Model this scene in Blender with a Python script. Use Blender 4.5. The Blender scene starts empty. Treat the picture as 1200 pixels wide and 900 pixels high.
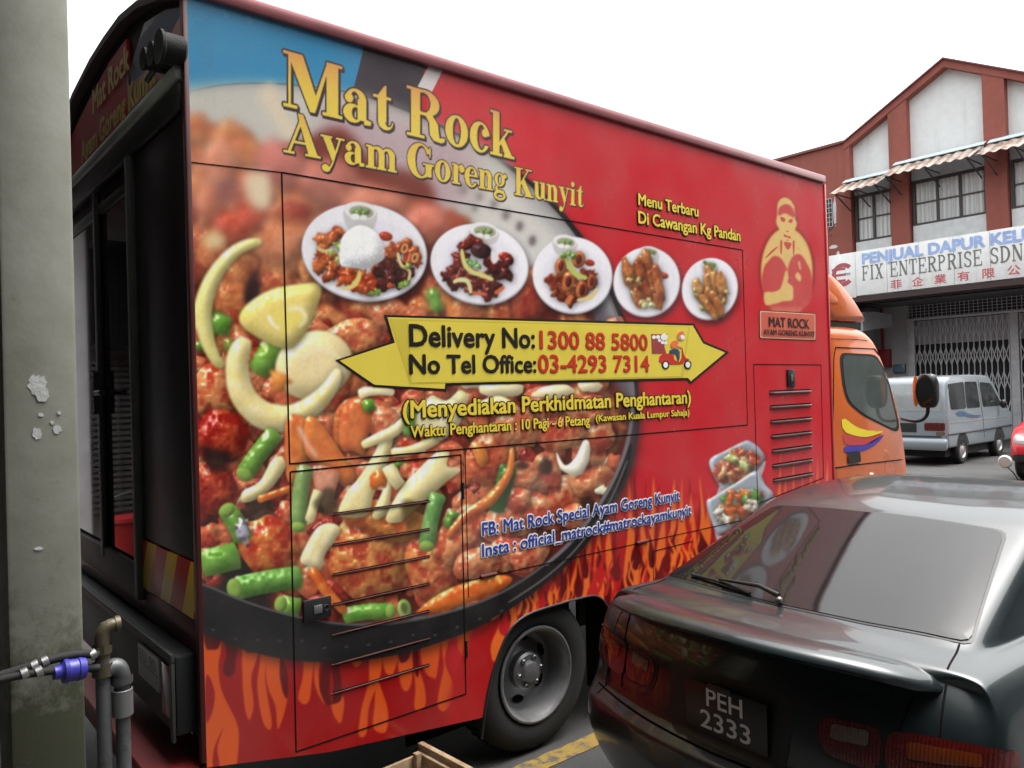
import bpy, bmesh, math, random
import numpy as np
from mathutils import Vector, Matrix
from mathutils.bvhtree import BVHTree
S = bpy.context.scene
COL = S.collection
# ---------------- camera, sky, sun, exposure ----------------
CAM_H = 1.9
F_PX = 908.09
R_CAM = np.array([[0.64407495, 0.76440097, -0.02930235], [-0.02525784, -0.017034, -0.99953583], [-0.76454529, 0.6445161, 0.00833594]])
cd = bpy.data.cameras.new('camera'); cam = bpy.data.objects.new('camera', cd); COL.objects.link(cam)
cd.sensor_width = 36; cd.lens = F_PX/1200*36; cd.clip_start = .05; cd.clip_end = 2000
M = Matrix.Identity(4)
for r in range(3): M[r][0], M[r][1], M[r][2] = R_CAM[0][r], -R_CAM[1][r], -R_CAM[2][r]
M[2][3] = CAM_H
cam.matrix_world = M
S.camera = cam
SUN_EL, SUN_AZ = math.radians(74), math.radians(30)      # azimuth from +Y towards +X
wd = bpy.data.worlds.new('World'); S.world = wd; wd.use_nodes = True
nt = wd.node_tree; bg = nt.nodes['Background']
sk = nt.nodes.new('ShaderNodeTexSky'); sk.sky_type = 'NISHITA'; sk.sun_disc = False
sk.sun_elevation = SUN_EL; sk.sun_rotation = SUN_AZ; sk.air_density = 2.5; sk.dust_density = 8; sk.ozone_density = 1
hs = nt.nodes.new('ShaderNodeHueSaturation'); hs.inputs['Saturation'].default_value = .18
nt.links.new(sk.outputs[0], hs.inputs['Color']); nt.links.new(hs.outputs[0], bg.inputs['Color'])
bg.inputs['Strength'].default_value = .15
sl = bpy.data.lights.new('sun', 'SUN'); sun = bpy.data.objects.new('sun', sl); COL.objects.link(sun)
sl.energy = .5; sl.angle = math.radians(40); sl.color = (1, .97, .93)
sdir = Vector((math.sin(SUN_AZ)*math.cos(SUN_EL), math.cos(SUN_AZ)*math.cos(SUN_EL), math.sin(SUN_EL)))
sun.rotation_euler = sdir.to_track_quat('Z', 'Y').to_euler()
S.view_settings.view_transform = 'Standard'; S.view_settings.look = 'None'; S.view_settings.gamma = 1
S.view_settings.use_curve_mapping = False
S.view_settings.exposure = 1.75
# ---------------- survey helpers: measured sight lines cut with real planes ----------------
def ray(u, v): return R_CAM.T @ np.array([u-600, v-450, F_PX])
def on_x(u, v, x): d = ray(u, v); t = x/d[0]; return (x, d[1]*t, d[2]*t+CAM_H)
def on_y(u, v, y): d = ray(u, v); t = y/d[1]; return (d[0]*t, y, d[2]*t+CAM_H)
# ---------------- materials ----------------
def node_mat(name):
    m = bpy.data.materials.new(name); m.use_nodes = True
    return m, m.node_tree, m.node_tree.nodes['Principled BSDF']
def mat(name, col, rough=.5, metal=0, coat=0, vary=.12, scale=6, bump=0, bscale=60, spec=.5, col2=None, c2at=(.55, .7), c2scale=3, trans=0, streak=None, sscale=5, ribs=0):
    m, t, p = node_mat(name); N, L = t.nodes.new, t.links.new
    tc = N('ShaderNodeTexCoord'); nz = N('ShaderNodeTexNoise'); nz.inputs['Scale'].default_value = scale; nz.inputs['Detail'].default_value = 6
    L(tc.outputs['Object'], nz.inputs['Vector'])
    mr = N('ShaderNodeMapRange'); L(nz.outputs[0], mr.inputs[0]); mr.inputs[1].default_value = .25; mr.inputs[2].default_value = .75
    mr.inputs[3].default_value = 1-vary; mr.inputs[4].default_value = 1+vary
    mx = N('ShaderNodeVectorMath'); mx.operation = 'SCALE'; mx.inputs[0].default_value = col[:3]; L(mr.outputs[0], mx.inputs['Scale'])
    out = mx.outputs[0]
    if col2:
        n2 = N('ShaderNodeTexNoise'); n2.inputs['Scale'].default_value = c2scale; n2.inputs['Detail'].default_value = 9; n2.inputs['Roughness'].default_value = .65
        L(tc.outputs['Object'], n2.inputs['Vector'])
        m2 = N('ShaderNodeMapRange'); L(n2.outputs[0], m2.inputs[0]); m2.inputs[1].default_value, m2.inputs[2].default_value = c2at
        mm = N('ShaderNodeMix'); mm.data_type = 'RGBA'; L(m2.outputs[0], mm.inputs[0]); L(out, mm.inputs[6]); mm.inputs[7].default_value = (*col2, 1)
        out = mm.outputs[2]
    if streak:                                   # rain runs down the face in streaks
        mp = N('ShaderNodeMapping'); mp.inputs['Scale'].default_value = (1,1,.09); L(tc.outputs['Object'], mp.inputs['Vector'])
        n4 = N('ShaderNodeTexNoise'); n4.inputs['Scale'].default_value = sscale; n4.inputs['Detail'].default_value = 8; n4.inputs['Roughness'].default_value = .7; L(mp.outputs[0], n4.inputs['Vector'])
        m4 = N('ShaderNodeMapRange'); L(n4.outputs[0], m4.inputs[0]); m4.inputs[1].default_value, m4.inputs[2].default_value, m4.inputs[4].default_value = .50, .78, streak[3]
        x4 = N('ShaderNodeMix'); x4.data_type = 'RGBA'; L(m4.outputs[0], x4.inputs[0]); L(out, x4.inputs[6]); x4.inputs[7].default_value = (*streak[:3], 1); out = x4.outputs[2]
    L(out, p.inputs['Base Color'])
    rr = N('ShaderNodeMapRange'); L(nz.outputs[0], rr.inputs[0]); rr.inputs[3].default_value = max(0, rough*.82); rr.inputs[4].default_value = min(1, rough*1.2)
    L(rr.outputs[0], p.inputs['Roughness'])
    p.inputs['Metallic'].default_value = metal; p.inputs['Coat Weight'].default_value = coat; p.inputs['Coat Roughness'].default_value = .03
    p.inputs['Specular IOR Level'].default_value = spec; p.inputs['Transmission Weight'].default_value = trans
    if ribs:
        w = N('ShaderNodeTexWave'); w.bands_direction = 'X'; w.inputs['Scale'].default_value = ribs; L(tc.outputs['Object'], w.inputs['Vector'])
        b = N('ShaderNodeBump'); b.inputs['Strength'].default_value = .5; b.inputs['Distance'].default_value = .004; L(w.outputs[0], b.inputs['Height']); L(b.outputs[0], p.inputs['Normal'])
    if bump:
        n3 = N('ShaderNodeTexNoise'); n3.inputs['Scale'].default_value = bscale; n3.inputs['Detail'].default_value = 5; L(tc.outputs['Object'], n3.inputs['Vector'])
        b = N('ShaderNodeBump'); b.inputs['Strength'].default_value = bump; b.inputs['Distance'].default_value = .01
        L(n3.outputs[0], b.inputs['Height']); L(b.outputs[0], p.inputs['Normal'])
    return m
# ---------------- mesh helpers ----------------
def tag(o, label, cat, group=None):
    o['label'] = label; o['category'] = cat
    if group: o['group'] = group
    return o
def thing(name, label, cat, loc=(0,0,0), rz=0, group=None):
    o = bpy.data.objects.new(name, None); COL.objects.link(o); o.location = loc; o.rotation_euler.z = rz; o.empty_display_size = .1
    return tag(o, label, cat, group)
def link_mesh(name, me, m, parent=None, smooth=35, local=False):
    """link ME (built in world coordinates, or in the root's own when local) as one object"""
    o = bpy.data.objects.new(name, me); COL.objects.link(o)
    for k in (m if isinstance(m, (list, tuple)) else [m]): me.materials.append(k)
    if parent:
        if not local:
            q = Vector((0,0,0)); a = parent
            while a: q += a.location; a = a.parent
            me.transform(Matrix.Translation(-q))
        o.parent = parent
    if smooth:
        me.shade_smooth()
        me.set_sharp_from_angle(angle=math.radians(smooth))
    return o
class MB:
    def __init__(s): s.b = bmesh.new()
    def face(s, P): return s.b.faces.new([s.b.verts.new(p) for p in P])
    def box(s, x0, x1, y0, y1, z0, z1, bev=0):
        V = [s.b.verts.new((x,y,z)) for x in (x0,x1) for y in (y0,y1) for z in (z0,z1)]
        Fs = [s.b.faces.new([V[i] for i in q]) for q in ((0,1,3,2),(4,6,7,5),(0,4,5,1),(2,3,7,6),(0,2,6,4),(1,5,7,3))]
        if bev: bmesh.ops.bevel(s.b, geom=list({e for f in Fs for e in f.edges}), offset=bev, segments=2, affect='EDGES', profile=.5)
        return s
    def prism(s, P, axis, a, b, bev=0):
        k = 'xyz'.index(axis)
        def pt(u, v, w): q = [u, v]; q.insert(k, w); return q
        A = [s.b.verts.new(pt(u,v,a)) for u, v in P]; B = [s.b.verts.new(pt(u,v,b)) for u, v in P]; n = len(P)
        Fs = [s.b.faces.new(A), s.b.faces.new(B[::-1])]+[s.b.faces.new((A[i],B[i],B[(i+1)%n],A[(i+1)%n])) for i in range(n)]
        if bev: bmesh.ops.bevel(s.b, geom=list({e for f in Fs for e in f.edges}), offset=bev, segments=2, affect='EDGES', profile=.5)
        return s
    def tube(s, path, r, n=10, closed=False, rs=None):
        P = [Vector(p) for p in path]; m = len(P); rings = []; prev = None
        for i, p in enumerate(P):
            t = (P[(i+1)%m]-P[i-1]) if closed or 0 < i < m-1 else (P[1]-P[0] if i == 0 else P[-1]-P[-2])
            t.normalize()
            if prev is None: prev = t.orthogonal().normalized()
            u = (prev-t*prev.dot(t)).normalized(); prev = u; w = t.cross(u); q = rs[i] if rs else r
            rings.append([s.b.verts.new(p+(u*math.cos(a)+w*math.sin(a))*q) for a in (2*math.pi*k/n for k in range(n))])
        for i in range(m if closed else m-1):
            A, B = rings[i], rings[(i+1)%m]
            for k in range(n): s.b.faces.new((A[k],A[(k+1)%n],B[(k+1)%n],B[k]))
        if not closed: s.b.faces.new(rings[0][::-1]); s.b.faces.new(rings[-1])
        return s
    def lathe(s, prof, c, axis='x', n=40, cap=False):
        k = 'xyz'.index(axis); rings = []
        for r, a in prof:
            ring = []
            for i in range(n):
                t = 2*math.pi*i/n; q = [r*math.cos(t), r*math.sin(t)]; q.insert(k, a); ring.append(s.b.verts.new([q[j]+c[j] for j in range(3)]))
            rings.append(ring)
        for A, B in zip(rings, rings[1:]):
            for i in range(n): s.b.faces.new((A[i],A[(i+1)%n],B[(i+1)%n],B[i]))
        if cap: s.b.faces.new(rings[0]); s.b.faces.new(rings[-1][::-1])
        return s
    def loft(s, secs, cap=True):
        R_ = [[s.b.verts.new(p) for p in sec] for sec in secs]; n = len(R_[0])
        for A, B in zip(R_, R_[1:]):
            for i in range(n): s.b.faces.new((A[i],A[(i+1)%n],B[(i+1)%n],B[i]))
        if cap: s.b.faces.new(R_[0][::-1]); s.b.faces.new(R_[-1])
        return s
    def ball(s, c, r, sc=(1,1,1), seg=16):
        bmesh.ops.create_uvsphere(s.b, u_segments=seg, v_segments=seg//2, radius=r, matrix=Matrix.Translation(c) @ Matrix.Diagonal((*sc,1)))
        return s
    def mesh(s, name):
        bmesh.ops.recalc_face_normals(s.b, faces=s.b.faces)
        me = bpy.data.meshes.new(name); s.b.to_mesh(me); s.b.free(); return me
    def obj(s, name, m, parent=None, smooth=35, local=False): return link_mesh(name, s.mesh(name), m, parent, smooth, local)
def structure(o): o['kind'] = 'structure'; return o
def chaikin(P, n=2, closed=True):
    P = [tuple(p) for p in P]
    for _ in range(n):
        Q = []; m = len(P)
        for i in range(m if closed else m-1):
            a, b = P[i], P[(i+1)%m]
            Q += [tuple(.75*p+.25*q for p, q in zip(a,b)), tuple(.25*p+.75*q for p, q in zip(a,b))]
        P = Q if closed else [P[0]]+Q+[P[-1]]
    return P
def shell(P, x0, x1, r, shape=None):
    """rounded body: side outline P in (y, z), carried from x0 to x1 with its edges rounded by r"""
    c = np.mean(P, 0); sz = (np.ptp(np.array(P)[:,0])+np.ptp(np.array(P)[:,1]))/4
    mb = MB(); secs = []
    st = [(0,1),(.08,.62),(.3,.29),(.62,.08),(1,0)]
    xs = [(x0+r*a, r*b) for a, b in st]+[((x0+x1)/2, 0)]+[(x1-r*a, r*b) for a, b in st[::-1]]
    for x, ins in xs:
        k = 1-ins/sz; sec = []
        for y, z in P:
            q = Vector((x, c[0]+(y-c[0])*k, c[1]+(z-c[1])*k)); sec.append(shape(q) if shape else q)
        secs.append(sec)
    return mb.loft(secs)
def text_mesh(body, res=3):
    cu = bpy.data.curves.new('lettering', 'FONT'); cu.body = body; cu.resolution_u = res
    o = bpy.data.objects.new('lettering', cu); COL.objects.link(o); bpy.context.view_layer.update()
    me = bpy.data.meshes.new_from_object(o.evaluated_get(bpy.context.evaluated_depsgraph_get()))
    bpy.data.objects.remove(o); bpy.data.curves.remove(cu)
    V = np.empty(len(me.vertices)*3); me.vertices.foreach_get('co', V); F = [tuple(p.vertices) for p in me.polygons]
    bpy.data.meshes.remove(me); return V.reshape(-1,3)[:,:2], F
def lettering(name, body, m, parent, place, bold=.0, outline=None, om=None, oname=None, local=False):
    """place(s, t, d) -> point: s 0..1 along the words, t 0 on the baseline and 1 at cap height, d metres off the surface.
    Heavier weights are built up from shifted leaves of film, each a hair above the last."""
    V, F = text_mesh(body); x0, x1 = V[:,0].min(), V[:,0].max(); cap = .682
    def leaves(r, n, d0):
        P, Q = [], []; sh = [(0,0)]+([(r*math.cos(t), r*math.sin(t)) for t in 2*math.pi*np.arange(n)/n] if r else [])
        for k, (dx, dy) in enumerate(sh):
            b = len(P); d = d0+(len(sh)-k)*.00012
            P += [tuple(place((x+dx-x0+r)/(x1-x0+2*r), (y+dy+r)/(cap+2*r), d)) for x, y in V]; Q += [tuple(i+b for i in f) for f in F]
        me = bpy.data.meshes.new(name); me.from_pydata(P, [], Q); return me
    if outline is not None:
        # same placing as the letters, so the rim shows evenly all round
        P0 = place
        rr = bold+outline
        def wide(s, t, d): return P0((s*(x1-x0+2*rr)-rr+bold)/(x1-x0+2*bold), (t*(cap+2*rr)-rr+bold)/(cap+2*bold), d)
        keep = place; place = wide
        link_mesh(oname or name+'_outline', leaves(rr, 14, .003), om, parent, 0, local); place = keep
    return link_mesh(name, leaves(bold, 8, .0062), m, parent, 0, local)
def sheet_on(bvh, P, d, off=.003, rings=7, mb=None):
    """a thin sheet with outline P (3-D points) laid on a body along direction d, standing off by off"""
    mb = mb or MB(); d = Vector(d).normalized(); P = [Vector(p) for p in P]; c = sum(P, Vector())/len(P); n = len(P)
    def hit(p):
        l, nn, i, t = bvh.ray_cast(p-d*3, d)
        if l is None: l, nn, i, t = bvh.find_nearest(p)
        if nn.dot(d) > 0: nn = -nn
        return l+nn*off
    R_ = [[mb.b.verts.new(hit(c+(p-c)*(k/rings))) for p in P] for k in range(1, rings+1)]; o = mb.b.verts.new(hit(c))
    for i in range(n): mb.b.faces.new((o, R_[0][i], R_[0][(i+1)%n]))
    for A, B in zip(R_, R_[1:]):
        for i in range(n): mb.b.faces.new((A[i],B[i],B[(i+1)%n],A[(i+1)%n]))
    return mb
def line_on(bvh, P, d, r=.003, off=0, n=6, closed=False, mb=None, sub=8):
    d = Vector(d).normalized(); Q = []; m = len(P)
    for i in range(m if closed else m-1):
        a, b = Vector(P[i]), Vector(P[(i+1)%m])
        for k in range(sub): Q.append(a.lerp(b, k/sub))
    if not closed: Q.append(Vector(P[-1]))
    H = []
    for p in Q:
        l, nn, i, t = bvh.ray_cast(p-d*3, d)
        if l is None: l, nn, i, t = bvh.find_nearest(p)
        if nn.dot(d) > 0: nn = -nn
        H.append(l+nn*off)
    mb = mb or MB(); return mb.tube(H, r, n, closed)
def rnd(P, r, n=4):
    """outline P with its corners rounded by about r"""
    P = [np.array(p, float) for p in P]; Q = []
    for i in range(len(P)):
        a, b, c = P[i-1], P[i], P[(i+1)%len(P)]; la, lc = np.linalg.norm(a-b), np.linalg.norm(c-b)
        p, q = b+(a-b)/la*min(r, la*.45), b+(c-b)/lc*min(r, lc*.45)
        Q += [tuple((1-t)**2*p+2*t*(1-t)*b+t*t*q) for t in np.linspace(0, 1, n)]
    return Q
def dense(P, k=4): return [tuple(np.array(P[i])*(1-t)+np.array(P[(i+1)%len(P)])*t) for i in range(len(P)) for t in np.arange(k)/k]
def bvh_of(o, shift=(0,0,0)):
    b = bmesh.new(); b.from_mesh(o.data); bmesh.ops.translate(b, verts=b.verts, vec=shift); t = BVHTree.FromBMesh(b); b.free(); return t
def round_poly(P, n=2): return chaikin(P, n)
# ---------------- shared materials ----------------
BLACK = mat('black_plastic', (.012,.012,.013), .45, bump=.05, bscale=200)
RUBBER = mat('tyre_rubber', (.008,.008,.008), .8, bump=.2, bscale=90, vary=.3)
STEEL = mat('dull_steel', (.32,.32,.33), .42, .85, vary=.3, bump=.06, bscale=40, col2=(.12,.09,.07), c2at=(.58,.75), c2scale=9)
GLASS = mat('dark_tinted_glass', (.012,.014,.014), .04, spec=.6, vary=.2)
CHROME = mat('chrome', (.75,.75,.76), .08, 1, vary=.05)
GREYM = mat('grey_metal', (.20,.205,.21), .4, .6, vary=.2)
WHITEP = mat('white_paint', (.72,.72,.70), .5, vary=.06)
REDLAMP = mat('red_lamp_lens', (.075,.005,.004), .15, coat=1, vary=.15, scale=40, ribs=30)
AMBER = mat('amber_lamp_lens', (.12,.022,.004), .15, coat=1, vary=.15, scale=40, ribs=30)
CLEARL = mat('clear_lamp_lens', (.13,.10,.08), .15, coat=1, vary=.15, scale=60, ribs=30)
UNDER = mat('grimy_underbody', (.015,.014,.013), .85, vary=.4)
# ---------------- ground and the arcade behind the camera ----------------
def asphalt():
    m, t, p = node_mat('asphalt'); N, L = t.nodes.new, t.links.new
    tc = N('ShaderNodeTexCoord'); a = N('ShaderNodeTexNoise'); a.inputs['Scale'].default_value = .5; a.inputs['Detail'].default_value = 8
    b = N('ShaderNodeTexNoise'); b.inputs['Scale'].default_value = 120; b.inputs['Detail'].default_value = 3
    for q in (a, b): L(tc.outputs['Object'], q.inputs['Vector'])
    r = N('ShaderNodeValToRGB'); r.color_ramp.elements[0].position = .3; r.color_ramp.elements[0].color = (.021,.021,.022,1); r.color_ramp.elements[1].position = .7; r.color_ramp.elements[1].color = (.058,.057,.055,1)
    L(a.outputs[0], r.inputs[0]); mx = N('ShaderNodeMix'); mx.data_type = 'RGBA'; mx.blend_type = 'OVERLAY'; mx.inputs[0].default_value = .6
    L(r.outputs[0], mx.inputs[6]); L(b.outputs[0], mx.inputs[7]); L(mx.outputs[2], p.inputs['Base Color']); p.inputs['Roughness'].default_value = .85
    bp = N('ShaderNodeBump'); bp.inputs['Strength'].default_value = .5; bp.inputs['Distance'].default_value = .01; L(b.outputs[0], bp.inputs['Height']); L(bp.outputs[0], p.inputs['Normal'])
    return m
ASPH = asphalt()
structure(MB().prism([(-300,-300),(300,-300),(300,300),(-300,300)], 'z', -.3, 0).obj('ground', ASPH, None, 0))
CONC = mat('walkway_concrete', (.07,.068,.064), .8, vary=.25, bump=.2, bscale=30, col2=(.035,.034,.03), c2at=(.5,.7))
structure(MB().box(-20, 14, -3.5, .62, .004, .2, .01).obj('pavement', CONC, None))
SLAB = mat('grey_render', (.12,.122,.117), .8, vary=.15, bump=.15, bscale=25, col2=(.06,.06,.055), c2at=(.55,.8), c2scale=1.2)
sh = thing('shophouse', 'grey rendered shophouse whose arcade ceiling covers the walkway by the pillar', 'building', (-3, -3.5, 0))
MB().box(-20, 14, -3.5, .60, 4.15, 4.5).obj('arcade_ceiling', SLAB, sh)
MB().box(-20, 14, .36, .60, 4.5, 10).obj('upper_wall', SLAB, sh)
MB().box(-20, 14, -3.8, -3.502, 0, 4.5).obj('shop_wall', mat('dim_shop_wall', (.05,.05,.048), .7, vary=.2), sh)
MB().box(2.6, 2.8, -3.49, .59, .2, 4.14).obj('party_wall', SLAB, sh)  # unseen wall added to cut side light and darken the arcade
MB().box(-9.3, -9, -3.49, .59, .2, 4.14).obj('end_wall', mat('pale_end_wall', (.28,.29,.29), .75, vary=.2), sh)
MB().box(-8.99, -8.9, .16, .32, .2, 4.13).obj('pilaster', mat('white_pilaster', (.72,.74,.77), .6), sh)
cg = MB()
for k in range(9): cg.box(-8.66, -8.64, -.34+k*.055, -.33+k*.055, 2.5, 3.5)
for k in range(6): cg.box(-8.68, -8.661, -.345, .115, 2.5+k*.19, 2.52+k*.19)
cg.box(-8.99, -8.97, -.345, .115, 2.5, 3.5); cg.box(-8.969, -8.64, -.345, .115, 2.44, 2.499); cg.box(-8.969, -8.64, -.345, .115, 3.501, 3.55)
cg.obj('window_cage', BLACK, sh)
gr = MB()
for k in range(26): gr.box(-8.97, -8.94, -.36, .13, .75+k*.062, .785+k*.062)
gr.box(-8.935, -8.92, -.13, -.11, .75, 2.36); gr.obj('roller_shutter', mat('shutter_grey', (.15,.15,.15), .5, .2), sh)
cb = thing('storage_tub', 'red plastic tub standing on the walkway at the foot of the shutter', 'tub', (-8.4,-.08,.2))
MB().loft([[(-8.4+r*math.cos(a)*.8, -.08+r*math.sin(a), z) for a in (2*math.pi*k/20 for k in range(20))] for r, z in ((.20,.2),(.23,.7),(.25,.72),(.245,.76))]).obj('tub_wall', mat('red_plastic', (.35,.02,.02), .4), cb)
MB().tube([(-8.4,-.32,.76),(-8.4,-.27,.95),(-8.4,-.08,1.0),(-8.4,.11,.95),(-8.4,.16,.76)], .012).obj('handle', GREYM, cb)
# pillar at the edge of the walkway
def pillar_mat():
    m, t, p = node_mat('pillar_paint'); N, L = t.nodes.new, t.links.new
    tc = N('ShaderNodeTexCoord'); sx = N('ShaderNodeSeparateXYZ'); L(tc.outputs['Object'], sx.inputs[0])
    a = N('ShaderNodeTexNoise'); a.inputs['Scale'].default_value = 4; a.inputs['Detail'].default_value = 10; a.inputs['Roughness'].default_value = .7; L(tc.outputs['Object'], a.inputs['Vector'])
    r = N('ShaderNodeValToRGB'); r.color_ramp.elements[0].position = .35; r.color_ramp.elements[0].color = (.20,.203,.165,1); r.color_ramp.elements[1].position = .7; r.color_ramp.elements[1].color = (.28,.288,.25,1); L(a.outputs[0], r.inputs[0])
    # algae and dirt up from the foot, darkened further to paint in shade
    mr = N('ShaderNodeMapRange'); L(sx.outputs[2], mr.inputs[0]); mr.inputs[1].default_value = 1.25; mr.inputs[2].default_value = .55
    b = N('ShaderNodeTexNoise'); b.inputs['Scale'].default_value = 9; b.inputs['Detail'].default_value = 9; b.inputs['Roughness'].default_value = .75; L(tc.outputs['Object'], b.inputs['Vector'])
    ad = N('ShaderNodeMath'); ad.operation = 'MULTIPLY_ADD'; L(mr.outputs[0], ad.inputs[0]); ad.inputs[1].default_value = .46; L(b.outputs[0], ad.inputs[2])
    st = N('ShaderNodeMapRange'); L(ad.outputs[0], st.inputs[0]); st.inputs[1].default_value = .62; st.inputs[2].default_value = .88
    mx = N('ShaderNodeMix'); mx.data_type = 'RGBA'; L(st.outputs[0], mx.inputs[0]); L(r.outputs[0], mx.inputs[6]); mx.inputs[7].default_value = (.06,.064,.038,1)
    L(mx.outputs[2], p.inputs['Base Color']); p.inputs['Roughness'].default_value = .7
    c = N('ShaderNodeTexNoise'); c.inputs['Scale'].default_value = 55; c.inputs['Detail'].default_value = 4; L(tc.outputs['Object'], c.inputs['Vector'])
    bp = N('ShaderNodeBump'); bp.inputs['Strength'].default_value = .12; bp.inputs['Distance'].default_value = .004; L(c.outputs[0], bp.inputs['Height']); L(bp.outputs[0], p.inputs['Normal'])
    return m
pl = thing('pillar', 'pale green painted concrete pillar with flaked patches at the left edge of the walkway', 'pillar', (-3.14,.47,.2))
MB().box(-3.28, -3.0, .358, .575, .2, 4.148, .012).obj('shaft', pillar_mat(), pl)
fm = mat('bare_plaster', (.46,.47,.47), .8, vary=.08, bump=.2, bscale=80)
def flake(y, z, w, h, sd):
    d = sd*.0003
    g = random.Random(sd); n = 22
    P = [(y+w*(.75+.45*g.random())*math.cos(2*math.pi*k/n), z+h*(.75+.45*g.random())*math.sin(2*math.pi*k/n)) for k in range(n)]
    return MB().prism(chaikin(P, 1), 'x', -2.9995, -2.9985+d).obj('flaked_patch', fm, pl)
for u, v, w, h, sd in ((44,452,.028,.04,1),(49,462,.02,.03,7),(43,508,.014,.02,2),(67,503,.013,.014,3),(48,486,.008,.007,4),(61,495,.006,.006,5),(45,643,.012,.005,6),(69,484,.006,.006,8)):
    q = on_x(u, v, -3.0); flake(q[1], q[2], w, h, sd)
# standpipes, hoses and the blue coupling in front of the pillar
GALV = mat('galvanised_pipe', (.11,.115,.12), .5, .55, vary=.3, bump=.1, bscale=60, col2=(.05,.045,.04), c2at=(.55,.75), c2scale=14)
px = -2.62
def pp(u, v): return Vector(on_x(u, v, px))
sp = thing('standpipe', 'pair of galvanised water pipes with elbow fittings beside the pillar', 'water pipe', (px, .56, .2))
a = pp(120,772); MB().tube([(px, a.y, .2), (px, a.y, a.z)], .021, 16).obj('riser', GALV, sp)
b = pp(143,800); MB().tube([(px, b.y, .2), (px, b.y, b.z)], .021, 16).obj('riser', GALV, sp)
BRASS = mat('aged_brass', (.10,.085,.055), .5, .6, vary=.35, bump=.15, bscale=80)
m_ = MB(); e = pp(120,738); f = pp(131,732)
m_.tube([(px,a.y,a.z-.005),(px,a.y,e.z-.025),(px,a.y+.003,e.z-.008),(px,a.y+.011,e.z+.004),(px,a.y+.024,e.z+.008),(px,a.y+.045,e.z+.008)], .021, 14)
m_.lathe([(.028,-.012),(.028,.012)], (px,a.y,a.z+.03), 'z', 8); m_.lathe([(.03,-.02),(.03,.02)], (px,a.y,a.z-.03), 'z', 14); m_.tube([(px,a.y+.036,e.z+.008),(px,a.y+.050,e.z+.008)], .026, 14)
m_.obj('elbow_fitting', BRASS, sp)
m_ = MB(); m_.tube(chaikin([(px,a.y+.012,a.z-.035),(px,b.y-.012,a.z-.03),(px,b.y,a.z-.06),(px,b.y,b.z-.005)], 3, False), .026, 14)
m_.lathe([(.031,-.012),(.031,.012)], (px,b.y,b.z+.012), 'z', 14)
m_.obj('elbow_fitting', GALV, sp)
MB().lathe([(.026,-.02),(.03,-.018),(.03,.06),(.026,.062)], (px,b.y,b.z-.08), 'z', 14).obj('coupling', GREYM, sp)
hs_ = thing('water_hose', 'black hose pair with a blue plastic coupling clipped to the standpipe', 'hose', (px+.03, .45, 1.1))
def hp(u, v, dx=.035): return Vector(on_x(u, v, px+dx))
h1 = MB().tube(chaikin([hp(-14,796),hp(20,786),hp(50,776),hp(80,768),hp(104,766),hp(114,768)], 2, False), .0125, 12); h1.obj('hose', RUBBER, hs_)
MB().tube(chaikin([hp(-14,800,.05),hp(15,793,.05),hp(45,788,.05),hp(64,786,.05)], 2, False), .011, 12).obj('hose', RUBBER, hs_)
MB().tube([hp(92,782),hp(103,783),hp(116,783)], .012, 12).obj('hose_tail', RUBBER, hs_)
BLUEP = mat('blue_plastic', (.035,.035,.28), .4, vary=.15, bump=.1, bscale=60)
A_, B_ = hp(62,789,.05), hp(100,782,.04)
MB().tube([A_.lerp(B_, t) for t in (0,.02,.22,.25,.30,.42,.44,.72,.75,.97,1)], .02, 16, rs=[.014,.019,.02,.022,.033,.036,.032,.032,.035,.031,.02]).obj('coupling', BLUEP, hs_)
for u, v, dx in ((41,780,.035),(53,775,.035),(29,789,.05),(46,787,.05),(109,767,.035)):
    q = hp(u, v, dx); MB().tube([q+Vector((0,-.008,-.002)), q+Vector((0,.008,.002))], .0155, 12).obj('clamp', STEEL, hs_)
# worn yellow bay line
YEL = mat('worn_yellow_paint', (.20,.13,.02), .8, vary=.2, col2=(.05,.05,.05), c2at=(.5,.6), c2scale=14)
g = random.Random(3); P = [(-3.02+g.uniform(-.008,.008), 2.2+k*.06) for k in range(90)]; Q = [(-2.90+g.uniform(-.01,.01), 2.2+k*.06) for k in range(90)]
structure(MB().prism(P+Q[::-1], 'z', .001, .005).obj('road_marking', YEL, None, 0))
structure(MB().prism([(-9,16.2),(2,14.0),(2,14.12),(-9,16.32)], 'z', .001, .005).obj('road_marking', mat('faded_red_line', (.25,.10,.08), .8, col2=(.09,.088,.085), c2at=(.48,.6), c2scale=6), None, 0))

# shop row added out of view to block low sky: it shades the lower flanks and is mirrored in the cars' paint
ow = thing('added_shop_row', 'plain dark shop row added out of view to block low sky, mirrored in the saloon', 'building', (9, 12, 0))
ROWM = mat('row_render', (.07,.07,.068), .8, vary=.3)
MB().box(8, 14, -6, 30, 0, 3.4).obj('ground_floor', mat('row_shutters', (.045,.045,.05), .6, vary=.4, scale=1.2), ow)
MB().box(7, 14, -6, 30, 3.402, 10.5).obj('upper_floor', ROWM, ow)
for k in range(8): MB().box(6.97, 6.998, -4+k*4.2, -1.6+k*4.2, 4.6, 6.2).obj('window', GLASS, ow)
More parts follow.
